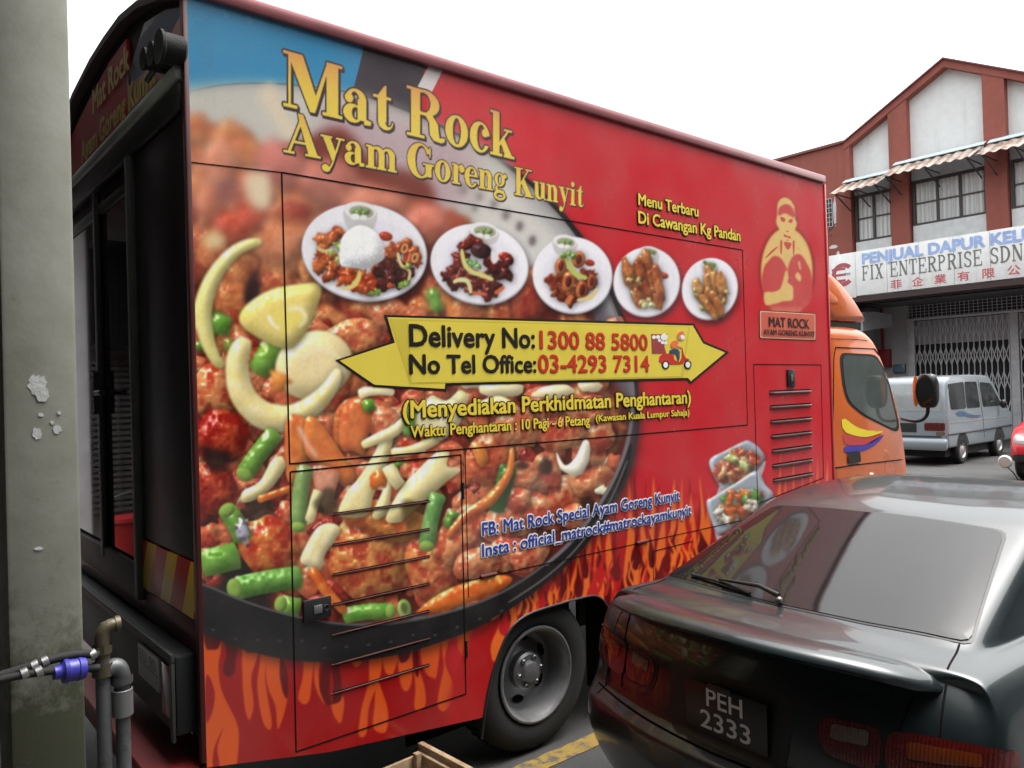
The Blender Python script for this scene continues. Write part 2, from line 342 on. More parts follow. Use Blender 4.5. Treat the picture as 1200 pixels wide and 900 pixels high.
# ---------------- the factory row across the yard ----------------
YF = 24.0
BRICK = mat('terracotta_paint', (.30,.085,.062), .75, vary=.12, bump=.1, bscale=8, col2=(.24,.075,.06), c2at=(.5,.8), c2scale=1.1, streak=(.13,.05,.04,.6), sscale=2.5)
WALLW = mat('weathered_white_wall', (.78,.80,.80), .8, vary=.05, bump=.08, bscale=10, col2=(.60,.61,.60), c2at=(.60,.85), c2scale=1.6, streak=(.34,.35,.33,.5), sscale=2.2)
GREYW = mat('pale_grey_render', (.42,.43,.44), .8, vary=.1)
bd = thing('factory_unit', 'terracotta and white gabled shophouse unit with long white signboard across the yard', 'building', (-8.8, YF, 0))
xa, xb, apex, hz = -11.78, -5.78, -8.78, 9.41
MB().prism([(xa,4.3),(xa,hz-.1),(apex,10.9),(xb,hz-.1),(xb,4.3)], 'y', YF+.2, YF+.5).obj('front_wall', WALLW, bd)
def gz(x): return hz+(11.03-hz)*(1-abs(x-apex)/(apex-xa))
for x0, x1 in ((xa,xa+.16),(-10.41,-9.87),(-7.83,-7.29),(xb-.16,xb)):
    MB().prism([(x0,4.3),(x0,gz(x0)-.05),(x1,gz(x1)-.05),(x1,4.3)], 'y', YF-.06, YF+.2).obj('pilaster', BRICK, bd)
for s in (-1, 1):
    e = apex+s*(apex-xa)*1.0
    MB().prism([(e,hz-.22),(apex,10.81),(apex,11.03),(e,hz)], 'y', YF-.08, YF+.198).obj('gable_coping', BRICK, bd)
    MB().prism([(e-s*.0,hz+.001),(apex,11.031),(apex,11.075),(e,hz+.045)], 'y', YF-.14, YF+.3).obj('coping_cap', mat('coping_maroon', (.20,.06,.055), .6), bd)
FRM = mat('dark_window_frame', (.06,.05,.05), .5); PANE = None
def pane_mat():
    m, t, p = node_mat('curtained_glass'); N, L = t.nodes.new, t.links.new
    tc = N('ShaderNodeTexCoord'); w = N('ShaderNodeTexWave'); w.inputs['Scale'].default_value = 2.6; w.inputs['Distortion'].default_value = 1.2; w.inputs['Detail'].default_value = 3; L(tc.outputs['Object'], w.inputs['Vector'])
    r = N('ShaderNodeValToRGB'); r.color_ramp.elements[0].color = (.46,.48,.48,1); r.color_ramp.elements[1].color = (.68,.70,.70,1); L(w.outputs[0], r.inputs[0]); L(r.outputs[0], p.inputs['Base Color']); p.inputs['Roughness'].default_value = .1
    return m
PANE = pane_mat()
def shop_window(x0, x1, z0, z1, cols):
    f = MB(); f.box(x0, x1, YF+.10, YF+.19, z1, z1+.09); f.box(x0, x1, YF+.10, YF+.19, z0-.06, z0); f.box(x0-.07, x0, YF+.10, YF+.19, z0-.06, z1+.09); f.box(x1, x1+.07, YF+.10, YF+.19, z0-.06, z1+.09)
    w = (x1-x0)/cols
    for k in range(1, cols): f.box(x0+w*k-.035, x0+w*k+.035, YF+.11, YF+.185, z0, z1)
    f.box(x0, x1, YF+.12, YF+.18, (z0+z1)/2-.02, (z0+z1)/2+.02)
    fr = f.obj('window', FRM, bd, 0)
    for k in range(cols): MB().box(x0+w*k+.036, x0+w*(k+1)-.036, YF+.165, YF+.175, z0, z1).obj('pane', PANE, fr, 0)
    g_ = MB(); k = x0+.12
    while k < x1: g_.box(k, k+.014, YF+.145, YF+.15, z0, z1); k += .15
    g_.obj('grille', mat('white_grille', (.6,.6,.6), .5), fr, 0)
    MB().box(x0-.07, x1+.07, YF+.08, YF+.195, z1+.095, z1+.55).obj('lintel_panel', mat('lintel_grey', (.38,.41,.43), .7), bd, 0)
    MB().box(x0-.07, x1+.07, YF+.09, YF+.195, 5.4, z0-.065).obj('sill_panel', mat('sill_white', (.70,.72,.73), .7), bd, 0)
shop_window(-11.50, -10.49, 6.30, 7.62, 2); shop_window(-9.76, -7.91, 6.50, 7.68, 3); shop_window(-7.18, -6.0, 6.50, 7.68, 2)
def zinc_mat():
    m, t, p = node_mat('rusty_zinc'); N, L = t.nodes.new, t.links.new
    tc = N('ShaderNodeTexCoord'); s = N('ShaderNodeSeparateXYZ'); L(tc.outputs['Object'], s.inputs[0])
    a = N('ShaderNodeMath'); a.operation = 'MULTIPLY'; L(s.outputs[0], a.inputs[0]); a.inputs[1].default_value = 23
    b = N('ShaderNodeMath'); b.operation = 'SINE'; L(a.outputs[0], b.inputs[0]); n = N('ShaderNodeTexNoise'); n.inputs['Scale'].default_value = 3; n.inputs['Detail'].default_value = 7; L(tc.outputs['Object'], n.inputs['Vector'])
    c = N('ShaderNodeMath'); c.operation = 'MULTIPLY_ADD'; L(b.outputs[0], c.inputs[0]); c.inputs[1].default_value = .11; L(n.outputs[0], c.inputs[2])
    r = N('ShaderNodeValToRGB'); r.color_ramp.elements[0].position = .38; r.color_ramp.elements[0].color = (.17,.105,.08,1); r.color_ramp.elements[1].position = .62; r.color_ramp.elements[1].color = (.36,.32,.28,1)
    L(c.outputs[0], r.inputs[0]); L(r.outputs[0], p.inputs['Base Color']); p.inputs['Roughness'].default_value = .75
    return m
ZINC = zinc_mat(); PALEB = mat('pale_flashing', (.48,.58,.60), .6, vary=.1)
def awning(x0, x1, zt, label):
    a = thing('window_awning', label, 'awning', ((x0+x1)/2, YF, zt), 0, 'zinc awnings over the upper windows')
    n = 60; A = []; B = []
    for k in range(n+1):
        x = x0+(x1-x0)*k/n; d = .022*math.sin(x*23)
        A.append((x, YF-.02, zt+d)); B.append((x-.10, YF-1.0, zt-.52+d))
    mb = MB(); up_ = [mb.b.verts.new(p) for p in A]; dn = [mb.b.verts.new(p) for p in B]; u2 = [mb.b.verts.new((p[0],p[1],p[2]-.012)) for p in A]; d2 = [mb.b.verts.new((p[0],p[1],p[2]-.012)) for p in B]
    for k in range(n):
        mb.b.faces.new((up_[k],dn[k],dn[k+1],up_[k+1])); mb.b.faces.new((u2[k],u2[k+1],d2[k+1],d2[k])); mb.b.faces.new((dn[k],d2[k],d2[k+1],dn[k+1]))
    mb.obj('zinc_sheet', ZINC, a, 0)
    MB().loft([[(x0-.02,YF-.03,zt+.03),(x0-.02,YF-.28,zt-.09),(x0-.02,YF-.28,zt-.07),(x0-.02,YF-.03,zt+.07)],[(x1+.02,YF-.03,zt+.03),(x1+.02,YF-.28,zt-.09),(x1+.02,YF-.28,zt-.07),(x1+.02,YF-.03,zt+.07)]]).obj('flashing', PALEB, a, 0)
    for x in (x0+.12, (x0+x1)/2, x1-.12):
        s = MB(); s.tube([(x-.07,YF-.92,zt-.52),(x,YF-.07,zt-.95)], .022, 6); s.tube([(x-.07,YF-.92,zt-.52),(x,YF-.07,zt-.56)], .02, 6); s.obj('bracket', FRM, a, 0)
awning(-11.75, -10.28, 8.18, 'short rusty zinc awning over the two-pane window beside the red side wall')
awning(-10.20, -7.78, 8.36, 'wide rusty zinc awning over the three-pane window under the gable peak')
awning(-7.65, -5.85, 8.36, 'rusty zinc awning at the far right over the window cut by the frame')
# adjoining flush wall with its small barred window
sw = thing('side_building', 'plain terracotta wall left of the gable with a small barred window', 'building', (-15, YF, 0))
MB().box(-24, xa-.003, YF-.02, YF+.5, 0, 9.42).obj('wall', BRICK, sw, 0)
MB().box(-24, xa-.003, YF-.1, YF+.6, 9.42, 9.50).obj('parapet_cap', mat('coping_maroon', (.20,.06,.055), .6), sw, 0)
MB().box(-12.75,-12.25, YF-.035, YF-.021, 6.85, 7.75).obj('window', mat('dark_opening', (.02,.02,.022), .4), sw, 0)
b_ = MB()
for k in range(6): b_.box(-12.75+k*.1, -12.735+k*.1, YF-.06, YF-.045, 6.85, 7.75)
for k in range(7): b_.box(-12.76, -12.24, YF-.065, YF-.05, 6.85+k*.15, 6.865+k*.15)
b_.obj('window_bars', mat('white_grille', (.6,.6,.6), .5), sw, 0)
PATCH = mat('peeled_white', (.66,.66,.65), .8)
for x, z, w, h, sd in ((-12.17,7.3,.06,.5,1),(-12.25,6.2,.14,.07,2),(-12.1,5.95,.05,.1,3)):
    g = random.Random(sd); MB().prism(chaikin([(x+w*(.7+.5*g.random())*math.cos(t), z+h*(.7+.5*g.random())*math.sin(t)) for t in np.linspace(0,6.1,14)],1), 'y', YF-.026, YF-.0205).obj('peeled_patch', PATCH, sw, 0)
br = MB(); br.tube([(-12.6,YF-.03,6.55),(-12.45,YF-.2,6.62),(-12.2,YF-.25,6.72),(-12.05,YF-.2,6.9)], .02, 6); br.tube([(-12.4,YF-.2,6.64),(-12.3,YF-.3,6.5),(-12.15,YF-.3,6.55)], .014, 6)
br.obj('loose_cable', FRM, sw)
# signboard
YS = 23.2
SIGNW = mat('signboard_white', (.84,.85,.84), .45, vary=.06, col2=(.70,.70,.67), c2at=(.55,.85), c2scale=2, streak=(.36,.35,.31,.45), sscale=3)
sg = thing('signboard', 'long white shop signboard with pale blue and grey lettering and red Chinese characters', 'sign', (-8.8, YS, 5.1))
xsn = [-12.0,-11.18,-10.25,-9.33,-8.42,-7.52,-6.62,-5.72,-4.82,-3.9]
MB().box(-12.02,-11.19,YS,YS+.16,4.42,5.80,.01).obj('logo_panel', SIGNW, sg)
for a, b in zip(xsn[1:], xsn[2:]): MB().box(a, b-.012, YS, YS+.16, 4.46, 5.80, .008).obj('sign_panel', SIGNW, sg)
def sgn(name, body, x0, x1, zb, zt, m, bold=.01):
    return lettering(name, body, m, sg, lambda s, t, d: Vector((x0+(x1-x0)*s, YS-.004-d*.3, zb+(zt-zb)*t)), bold)
sgn('blue_lettering', 'PENJUAL DAPUR KELUARAN', -10.98, -5.25, 5.38, 5.72, mat('faded_blue_letters', (.34,.47,.78), .5, vary=.2), .05)
sgn('chinese_lettering', '菲   企   業   有   限   公   司', -10.15, -6.25, 4.56, 4.76, mat('faded_red_letters', (.55,.10,.11), .5, vary=.2), .012)
GL = mat('grey_serif_letters', (.16,.17,.16), .5, vary=.2)
def serif_text(body, x0, x1, zb, H):
    """slab-serif capitals: stems, arms and bowls as overlapping thin plates, each a hair further out"""
    W = dict(F=.58,I=.30,X=.70,E=.62,N=.72,T=.62,R=.68,P=.60,S=.56,D=.70,B=.64,H=.72); sp = .13
    tot = sum(W.get(c,.35)+sp for c in body)-sp; k = (x1-x0)/tot; x = x0; mb = MB(); ctr = [0]
    def bar(P):
        ctr[0] += 1; o = (ctr[0] % 9)*.0006; mb.prism(P, 'y', YS-.006-o, YS-.0005)
    for c in body:
        w = W.get(c, .35)*k; h = H
        R_ = lambda a, b, p, q: bar([(x+a*w,zb+p*h),(x+b*w,zb+p*h),(x+b*w,zb+q*h),(x+a*w,zb+q*h)])
        ln = lambda a, p, b, q, t: bar([(x+(a-t)*w,zb+p*h),(x+(a+t)*w,zb+p*h),(x+(b+t)*w,zb+q*h),(x+(b-t)*w,zb+q*h)])
        def arc(cx, cz, rx, rz, a0, a1, t):
            A = np.linspace(a0, a1, 14); bar([(x+(cx+rx*math.cos(q))*w, zb+(cz+rz*math.sin(q))*h) for q in A]+[(x+(cx+(rx-t)*math.cos(q))*w, zb+(cz+(rz-.09)*math.sin(q))*h) for q in A[::-1]])
        st = .17
        if c in 'FERPDBH': R_(.10,.10+st,0,1); R_(0,.40,0,.07); R_(0,.40,.93,1)
        if c in 'FE': R_(.2,.95,.93,1); R_(.87,.95,.72,1); R_(.2,.70,.47,.54); R_(.64,.70,.38,.63)
        if c == 'E': R_(.2,1,0,.07); R_(.92,1,0,.27)
        if c == 'I': R_(.5-.2,.5+.2,0,1); R_(0,1,0,.07); R_(0,1,.93,1)
        if c == 'X': ln(.80,0,.2,1,.12); ln(.14,0,.80,1,.05); R_(0,.36,0,.07); R_(.62,1,0,.07); R_(0,.36,.93,1); R_(.64,1,.93,1)
        if c == 'N': R_(.10,.18,0,1); R_(.82,.90,0,1); ln(.82,0,.16,1,.11); R_(0,.3,0,.07); R_(0,.2,.93,1); R_(.70,1,.93,1)
        if c == 'T': R_(.40,.60,0,1); R_(0,1,.93,1); R_(0,.07,.70,1); R_(.93,1,.70,1); R_(.25,.75,0,.07)
        if c in 'RPB': arc(.42,.74,.50,.26,-1.57,1.57,.2); R_(.2,.45,.93,1); R_(.2,.45,.47,.56)
        if c == 'R': ln(.86,0,.48,.5,.11); R_(.76,1.02,0,.07)
        if c == 'B': arc(.42,.26,.56,.26,-1.57,1.57,.2); R_(.2,.45,0,.08)
        if c == 'D': arc(.36,.5,.62,.5,-1.57,1.57,.22); R_(.2,.40,0,.08); R_(.2,.40,.92,1)
        if c == 'S': arc(.5,.74,.46,.26,.35,4.71,.2); arc(.5,.26,.48,.27,-2.8,1.57,.2); R_(.86,.93,.70,.95); R_(.05,.12,.05,.30)
        if c == 'H': R_(.72,.89,0,1); R_(.6,1,0,.07); R_(.6,1,.93,1); R_(.2,.8,.47,.54)
        if c == '.': R_(.1,.45,0,.12)
        x += w+sp*k
    return mb.obj('serif_lettering', GL, sg, 0)
serif_text('FIX ENTERPRISE SDN. BHD.', -10.98, -5.45, 4.90, .44)
MAR = mat('maroon_logo', (.42,.09,.11), .5); LG = MB()
def arcb(cx, cz, r0, r1, a0, a1, y): A = np.linspace(a0, a1, 22); LG.prism([(cx+r1*math.cos(a),cz+r1*math.sin(a)) for a in A]+[(cx+r0*math.cos(a),cz+r0*math.sin(a)) for a in A[::-1]], 'y', y, YS-.0005)
arcb(-11.58,5.16,.23,.36,.75,2*math.pi-.75,YS-.005)
for z in (5.16, 5.34, 4.98): LG.box(-11.93,-11.50,YS-.006-(z-5)*.002,YS-.0005,z-.035,z+.035)
LG.obj('logo', MAR, sg, 0)
lettering('logo_lettering', 'FIX', GL, sg, lambda s, t, d: Vector((-11.50+.16*s, YS-.004-d*.3, 5.12+.08*t)), .02)
MB().box(-12.02,-3.9,YS+.02,YS+.78,4.28,4.44).obj('sign_soffit', mat('dark_maroon_trim', (.045,.022,.022), .6), sg, 0)
# ground floor recess
YG = 26.3
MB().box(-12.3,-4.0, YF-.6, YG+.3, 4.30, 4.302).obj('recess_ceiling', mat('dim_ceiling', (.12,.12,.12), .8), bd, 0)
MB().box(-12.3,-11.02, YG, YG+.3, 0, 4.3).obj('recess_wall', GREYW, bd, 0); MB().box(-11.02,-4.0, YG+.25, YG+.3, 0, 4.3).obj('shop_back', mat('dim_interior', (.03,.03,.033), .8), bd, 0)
MB().box(-12.3,-12.05, YF-.03, YG-.005, 0, 4.3).obj('party_wall', GREYW, bd, 0)
gt = thing('scissor_gate', 'grey folding scissor gate with wire mesh above it closing the shop front', 'gate', (-8.5, YG, 0))
GATEM = mat('galvanised_gate', (.55,.55,.57), .5, .1, vary=.15)
tm = MB()
for k in range(54): tm.box(-11.0+k*.13, -10.985+k*.13, YG, YG+.012, 3.85, 4.29)
for k in range(5): tm.box(-11.0,-4.0,YG-.013,YG-.001,3.87+k*.095,3.882+k*.095)
tm.obj('transom_mesh', GATEM, gt, 0)
MB().box(-11.0,-4.0,YG-.05,YG+.03,3.78,3.85).obj('track', GATEM, gt, 0)
for x in (-11.02,-8.06,-4.1): MB().box(x,x+.22,YG-.06,YG+.06,0,3.775,.008).obj('gate_post', GATEM, gt)
def gate_leaf(x0, x1):
    n = 18; w = (x1-x0)/n; v = MB()
    for k in range(n+1): v.box(x0+k*w-.014, x0+k*w+.014, YG-.012, YG+.012, .05, 3.76)
    o = v.obj('gate_leaf', GATEM, gt, 0); l = MB()
    for z0, z1 in ((3.10,3.72),(2.30,2.85),(1.50,2.05),(.6,1.2)):
        for k in range(n):
            a = x0+k*w
            for p, q, y in (((a,z0),(a+w,z1),-.022),((a,z1),(a+w,z0),-.030)):
                d = np.array(q)-p; d = d/np.linalg.norm(d); s = np.array([-d[1],d[0]])*.013
                l.prism([tuple(np.array(p)+s),tuple(np.array(q)+s),tuple(np.array(q)-s),tuple(np.array(p)-s)], 'y', YG+y, YG+y+.007)
    l.obj('lattice', GATEM, o, 0)
gate_leaf(-10.98,-8.10); gate_leaf(-7.80,-4.15)
MB().box(-10.9,-4.2,YG+.2,YG+.22,3.0,3.77).obj('back_board', mat('board_grey', (.48,.48,.50), .7), gt, 0)
ac = thing('air_duct', 'pale boxy ventilation duct with a dark mouth hanging under the signboard', 'duct', (-11.7, 25, 3.9))
MB().loft([[(-12.0,23.9,4.02),(-11.35,23.9,4.02),(-11.35,23.9,3.42),(-12.0,23.9,3.42)],[(-12.0,24.6,4.06),(-11.3,24.6,4.06),(-11.3,24.6,3.5),(-12.0,24.6,3.5)],[(-11.8,25.6,4.0),(-11.2,25.6,4.0),(-11.2,25.6,3.6),(-11.8,25.6,3.6)]]).obj('duct_body', GREYW, ac, 0)
MB().box(-11.95,-11.42,23.88,23.899,3.47,3.97).obj('duct_mouth', mat('dark_opening', (.02,.02,.022), .4), ac, 0)
rp = thing('fire_box', 'red fire hose box on the wall below a red pipe beside the gate', 'fire box', (-11.8,YG,2.6))
RB = mat('fire_red', (.26,.02,.025), .4); MB().box(-12.0,-11.55,YG-.25,YG-.002,2.30,2.90,.015).obj('cabinet', RB, rp); MB().tube([(-11.8,YG-.1,2.91),(-11.8,YG-.1,4.28)], .05, 10).obj('pipe', RB, rp)
em = thing('meter_box', 'small grey and blue meter box on the wall beside the gate', 'meter box', (-11.3,YG,2.2))
MB().box(-11.48,-11.1,YG-.12,YG-.002,2.10,2.38,.02).obj('casing', GREYM, em); MB().box(-11.42,-11.16,YG-.126,YG-.1205,2.16,2.33).obj('dial_window', mat('meter_blue', (.12,.22,.32), .3), em)

# ---------- the printed vinyl on the truck's side, painted from shapes and noise ----------
AS, AX, AY, AW, AH = 2, 205, -30, 800, 975      # artwork sheet: scale, origin, size in sheet units
rng = np.random.default_rng(7)
def up(a, f):
    h, w = a.shape; H, W = (h-1)*f, (w-1)*f
    y = np.arange(H)/f; x = np.arange(W)/f
    yi = y.astype(int); xi = x.astype(int); ty = (y-yi)[:,None]; tx = (x-xi)[None]
    ty = ty*ty*(3-2*ty); tx = tx*tx*(3-2*tx)
    A = a[yi][:,xi]; B = a[yi][:,xi+1]; C_ = a[yi+1][:,xi]; D = a[yi+1][:,xi+1]
    return (A*(1-tx)+B*tx)*(1-ty)+(C_*(1-tx)+D*tx)*ty
def noise(f):
    H, W = AH*AS, AW*AS
    return up(rng.random((H//f+3, W//f+3)), f)[:H,:W].astype(np.float32)-.5
N4, N8, N16, N40 = noise(4), noise(9), noise(20), noise(60)
FB = N40*.6+N16*1.1+N8*.55+N4*.16
def box1(a, r, ax):
    if r < 1: return a
    p = [(0,0)]*a.ndim; p[ax] = (r+1, r)
    c = np.cumsum(np.pad(a, p, mode='edge'), axis=ax, dtype=np.float64)
    n = a.shape[ax]
    s1 = [slice(None)]*a.ndim; s0 = [slice(None)]*a.ndim
    s1[ax] = slice(2*r+1, 2*r+1+n); s0[ax] = slice(0, n)
    return ((c[tuple(s1)]-c[tuple(s0)])/(2*r+1)).astype(np.float32)
def blur(a, s):
    r = int(round(s*AS*.85)); 
    if r < 1: return a
    for _ in range(3): a = box1(box1(a, r, 0), r, 1)
    return a
art = np.zeros((AH*AS, AW*AS, 3), np.float32)
def rgb(c): return np.array(c, np.float32)/255
def crom(P, n=8, closed=True):
    P = np.array(P, float); m = len(P); out = []
    for i in range(m if closed else m-1):
        if closed: p0, p1, p2, p3 = P[i-1], P[i], P[(i+1)%m], P[(i+2)%m]
        else: p0, p1, p2, p3 = P[max(i-1,0)], P[i], P[i+1], P[min(i+2,m-1)]
        for t in np.arange(n)/n:
            out.append(.5*(2*p1+(p2-p0)*t+(2*p0-5*p1+4*p2-p3)*t*t+(3*p1-p0-3*p2+p3)*t**3))
    if not closed: out.append(P[-1])
    return np.array(out)
def window(P, pad):
    x0 = max(int((P[:,0].min()-pad-AX)*AS), 0); x1 = min(int((P[:,0].max()+pad-AX)*AS)+2, AW*AS)
    y0 = max(int((P[:,1].min()-pad-AY)*AS), 0); y1 = min(int((P[:,1].max()+pad-AY)*AS)+2, AH*AS)
    return (slice(y0,y1), slice(x0,x1)) if x1 > x0+1 and y1 > y0+1 else None
def inside(P, w):
    X = AX+(np.arange(w[1].start, w[1].stop)+.5)/AS
    m = np.zeros((w[0].stop-w[0].start, len(X)), np.float32)
    A = P; B = np.roll(P, -1, 0)
    for r in range(m.shape[0]):
        for sub in (.25, .75):
            y = AY+(w[0].start+r+sub)/AS
            c = (A[:,1] <= y) != (B[:,1] <= y)
            if c.any():
                xs = np.sort(A[c,0]+(y-A[c,1])/(B[c,1]-A[c,1])*(B[c,0]-A[c,0]))
                for a, b in zip(xs[::2], xs[1::2]):
                    m[r] += .5*np.clip(np.minimum(X+.5/AS, b)-np.maximum(X-.5/AS, a), 0, 1/AS)*AS
    return np.minimum(m, 1)
def over(w, a, c):
    a = a[...,None]; art[w] = art[w]*(1-a)+c*a
def flat(P, c, soft=0, alpha=1, smooth=True):
    P = crom(P) if smooth else np.array(P, float)
    w = window(P, soft*3+2)
    if w: over(w, blur(inside(P, w), soft)*alpha, rgb(c))
def shadow(P, s, k, dx=0, dy=0):
    P = np.array(P, float)+[dx,dy]; w = window(P, s*3+2)
    if w: art[w] *= (1-k*blur(inside(P, w), s))[...,None]
LD = np.array([-.45,-.62,.64])
def item(P, c, c2=None, r=6, bump=0, gloss=.3, soft=.5, sh=.5, smooth=True, nz=None, amb=.52, grain=1.):
    """one printed piece of food: outline P, lit like a rounded lump from the upper left"""
    P = crom(P) if smooth else np.array(P, float)
    w = window(P, max(r*2, 10))
    if not w: return
    M = inside(P, w)
    if sh: art[w] *= (1-sh*blur(np.roll(M, (3*AS//2, 2*AS//2), (0,1)), 3.5))[...,None]
    nf = FB[w] if nz is None else nz[w]
    Hh = blur(M, r)*r*AS*1.9+nf*bump*AS*4
    Hh = blur(Hh, .5)
    gy, gx = np.gradient(Hh)
    l = 1/np.sqrt(gx*gx+gy*gy+1)
    d = np.clip((-gx*LD[0]-gy*LD[1]+LD[2])*l, 0, 1.2)
    s = np.clip((-gx*-.28-gy*-.40+.87)*l, 0, 1)**42
    col = rgb(c)[None,None]*np.ones((*M.shape,1), np.float32)
    if c2 is not None:
        t = np.clip(.5+N16[w]*1.5*grain+N8[w]*.8*grain, 0, 1)[...,None]; col = col*(1-t)+rgb(c2)*t
    col = col*(amb+.62*d)[...,None]+(gloss*s*np.clip(.6+N8[w]*2.2, 0, 1.3))[...,None]
    over(w, blur(M, soft), np.clip(col, 0, 1))
def lump(x, y, rx, ry, ang=0, seed=0, k=.16, n=14):
    g = np.random.default_rng(seed); t = np.arange(n)/n*2*math.pi
    q = 1+g.normal(0, k, n); a = math.radians(ang)
    u, v = rx*q*np.cos(t), ry*q*np.sin(t)
    return np.stack([x+u*math.cos(a)-v*math.sin(a), y+u*math.sin(a)+v*math.cos(a)], 1)
def ell(x, y, rx, ry, ang=0, n=48): return lump(x, y, rx, ry, ang, 0, 0, n)
def band(P, w0, w1=None, wm=None):
    C_ = crom(P, 6, False); T = np.gradient(C_, axis=0); T /= np.linalg.norm(T, axis=1)[:,None]+1e-9
    t = np.linspace(0, 1, len(C_)); w1 = w0 if w1 is None else w1; wm = (w0+w1)/2 if wm is None else wm
    W = np.where(t < .5, w0+(wm-w0)*2*t, wm+(w1-wm)*(2*t-1))/2*np.minimum(1, np.sqrt(np.minimum(t, 1-t)*10+.25))
    N = np.stack([-T[:,1], T[:,0]], 1)*W[:,None]
    return np.concatenate([C_+N, (C_-N)[::-1]])
def pc(s): return [tuple(map(float, q.split(','))) for q in s.split()]
def zoomed(s, x0, y0, k): return [(x0+a/k, y0+b/k) for a, b in pc(s)]
RED, ORANGE, DARK = (196,30,42), (206,80,26), (92,9,14)
art[:] = rgb(RED)
# blue / black / white / red bands along the top
flat(pc('180,-40 430,-40 425,60 415,150 180,150'), (52,140,186), smooth=False)
flat(pc('428,-40 540,-40 497,83 483,140 405,140 425,62'), (66,57,65), smooth=False)
flat(pc('538,40 1100,-40 1100,330 700,330 600,220 500,150 500,115'), (206,50,58), 0, smooth=False); flat(pc('522,40 540,40 504,112 486,108'), (225,215,215), smooth=False)
flat(pc('650,140 1100,240 1100,500 660,500'), RED, 25, smooth=False)
# flames along the skirt
def Z(s, c, soft=.3): flat(zoomed(s, 240, 740, 3.75), c, soft)
flat(pc('100,735 520,735 560,1000 100,1000'), (150,15,19), 14, smooth=False)  # skirt red, like ORANGE, darkened: the dimmer light low down is painted in
Z('-40,60 70,40 60,150 75,260 140,400 150,480 140,600 130,740 -40,740', ORANGE)
Z('10,190 42,260 36,340 8,400 2,300', (148,15,19)); Z('82,425 40,520 38,640 60,720 66,600 55,510', (148,15,19))
for s in ('170,60 240,70 205,200 215,320 195,390 175,330 165,200', '250,80 290,80 265,180 275,280 295,400 280,432 250,380 230,240 240,150',
          '290,80 335,90 330,200 362,295 322,430 310,330 275,240 268,150', '440,90 480,100 470,220 460,300 435,320 410,290 430,200',
          '487,90 512,100 500,200 530,318 495,270 480,200', '550,170 565,260 610,290 605,380 590,402 560,350 552,250',
          '725,100 775,100 770,200 722,330 712,440 690,465 675,440 690,330 720,220', '755,210 785,280 805,350 800,430 775,446 740,420 745,330',
          '785,100 850,90 830,180 810,192 790,170', '850,85 905,60 912,200 890,262 860,230', '920,170 940,170 965,240 970,320 940,352 920,330 925,250',
          '955,40 1030,20 1020,190 1000,203 970,180 950,120', '1036,20 1075,20 1055,130 1090,230 1085,310 1050,352 1022,320 1035,230 1050,150',
          '1150,180 1200,60 1230,180 1215,300 1170,322 1140,290', '1115,0 1170,-20 1160,90 1130,108 1112,60',
          '640,120 690,130 670,155 655,150', '1215,0 1260,-60 1262,60 1235,110 1212,70', '1290,-60 1330,-70 1330,60 1300,120 1280,60', '1340,-60 1400,-80 1395,20 1370,60 1345,20'):
    Z(s, ORANGE)
for s in ('0,-10 70,0 60,70 30,80 5,70', '80,20 145,50 135,130 130,180 105,200 80,170 95,90', '170,40 245,60 215,90 180,88', '335,90 350,140 365,200 362,292 342,262 330,180',
          '520,90 580,130 600,220 598,300 560,320 530,318 503,240 515,150', '850,70 905,60 895,120 860,135', '915,90 935,80 940,190 925,185'):
    Z(s, DARK)
Z('556,165 566,250 560,318 548,260', (148,15,19))
def tongue(xb, yb, w, xt, yt, sw=6):
    h = yb-yt
    L = [(xb-w, yb), (xb-w*.95+sw*.4, yb-h*.25), (xb-w*.35+sw, yb-h*.5), (xt-1.6-sw*.4, yb-h*.75), (xt, yt)]
    R_ = [(xt+1.8-sw*.4, yb-h*.72), (xb+w*.4+sw, yb-h*.46), (xb+w*.95+sw*.3, yb-h*.22), (xb+w, yb)]
    return L+R_
def drop(x, y, w, h, lean=0): return [(x+lean, y-h), (x+w*.35+lean*.3, y-h*.55), (x+w*.8, y-h*.15), (x+w*.55, y+h*.2), (x, y+h*.28), (x-w*.55, y+h*.2), (x-w*.8, y-h*.15), (x-w*.3+lean*.4, y-h*.55)]
def flame(xb, w, yt, yb, sw, ph, xt=None):
    t = np.linspace(0, 1, 13); y = yb+(yt-yb)*t; xt = xb if xt is None else xt
    cx = xb+(xt-xb)*t+sw*np.sin(ph+t*5.2)*(1-t*.5); hw = w*np.clip(1-t, 0, 1)**.85*(.78+.3*np.sin(ph*1.7+t*8.5))+.25
    return np.concatenate([np.stack([cx-hw, y], 1), np.stack([cx+hw, y], 1)[::-1]])
flat(pc('560,725 640,672 700,640 720,610 800,600 860,600 1000,590 1000,900 560,900'), (172,18,22), 5)
for i in range(20): flat(flame(628+i*13, 6.5, 640-(i*31 % 40)-min(i,8)*6, 790-i*4, 3.5, i*1.3), (120,12,18) if i%2 else (150,16,20), .4)
for i, (xt, yt, w) in enumerate([(590,694,8),(603,688,9),(617,676,9),(630,672,10),(646,660,10),(661,655,9),(676,640,10),(690,622,10),(703,600,9),(716,612,9),(738,557,10),(751,600,9),(764,559,10),(777,588,8),(790,561,10),(801,561,9),(811,577,8),(820,559,10),(829,579,8),(842,600,9),(856,585,9),(868,596,9),(880,590,9)]):
    flat(flame(xt-3+(i%3)*3, w*1.3, yt, 775-(xt-590)*.22, (-4,4.5,-3,3.5)[i%4], i*2.1, xt), (228,104,38), .35)
for i, (xt, yt, w) in enumerate([(893,560,8),(914,531,6),(921,556,4),(931,535,6),(941,552,4),(949,536,6),(957,538,5),(969,541,6)]):
    flat(flame(xt-1+(i%3), w, yt, 680, (-2,2)[i%2], i*2.1, xt), (228,104,38), .3)
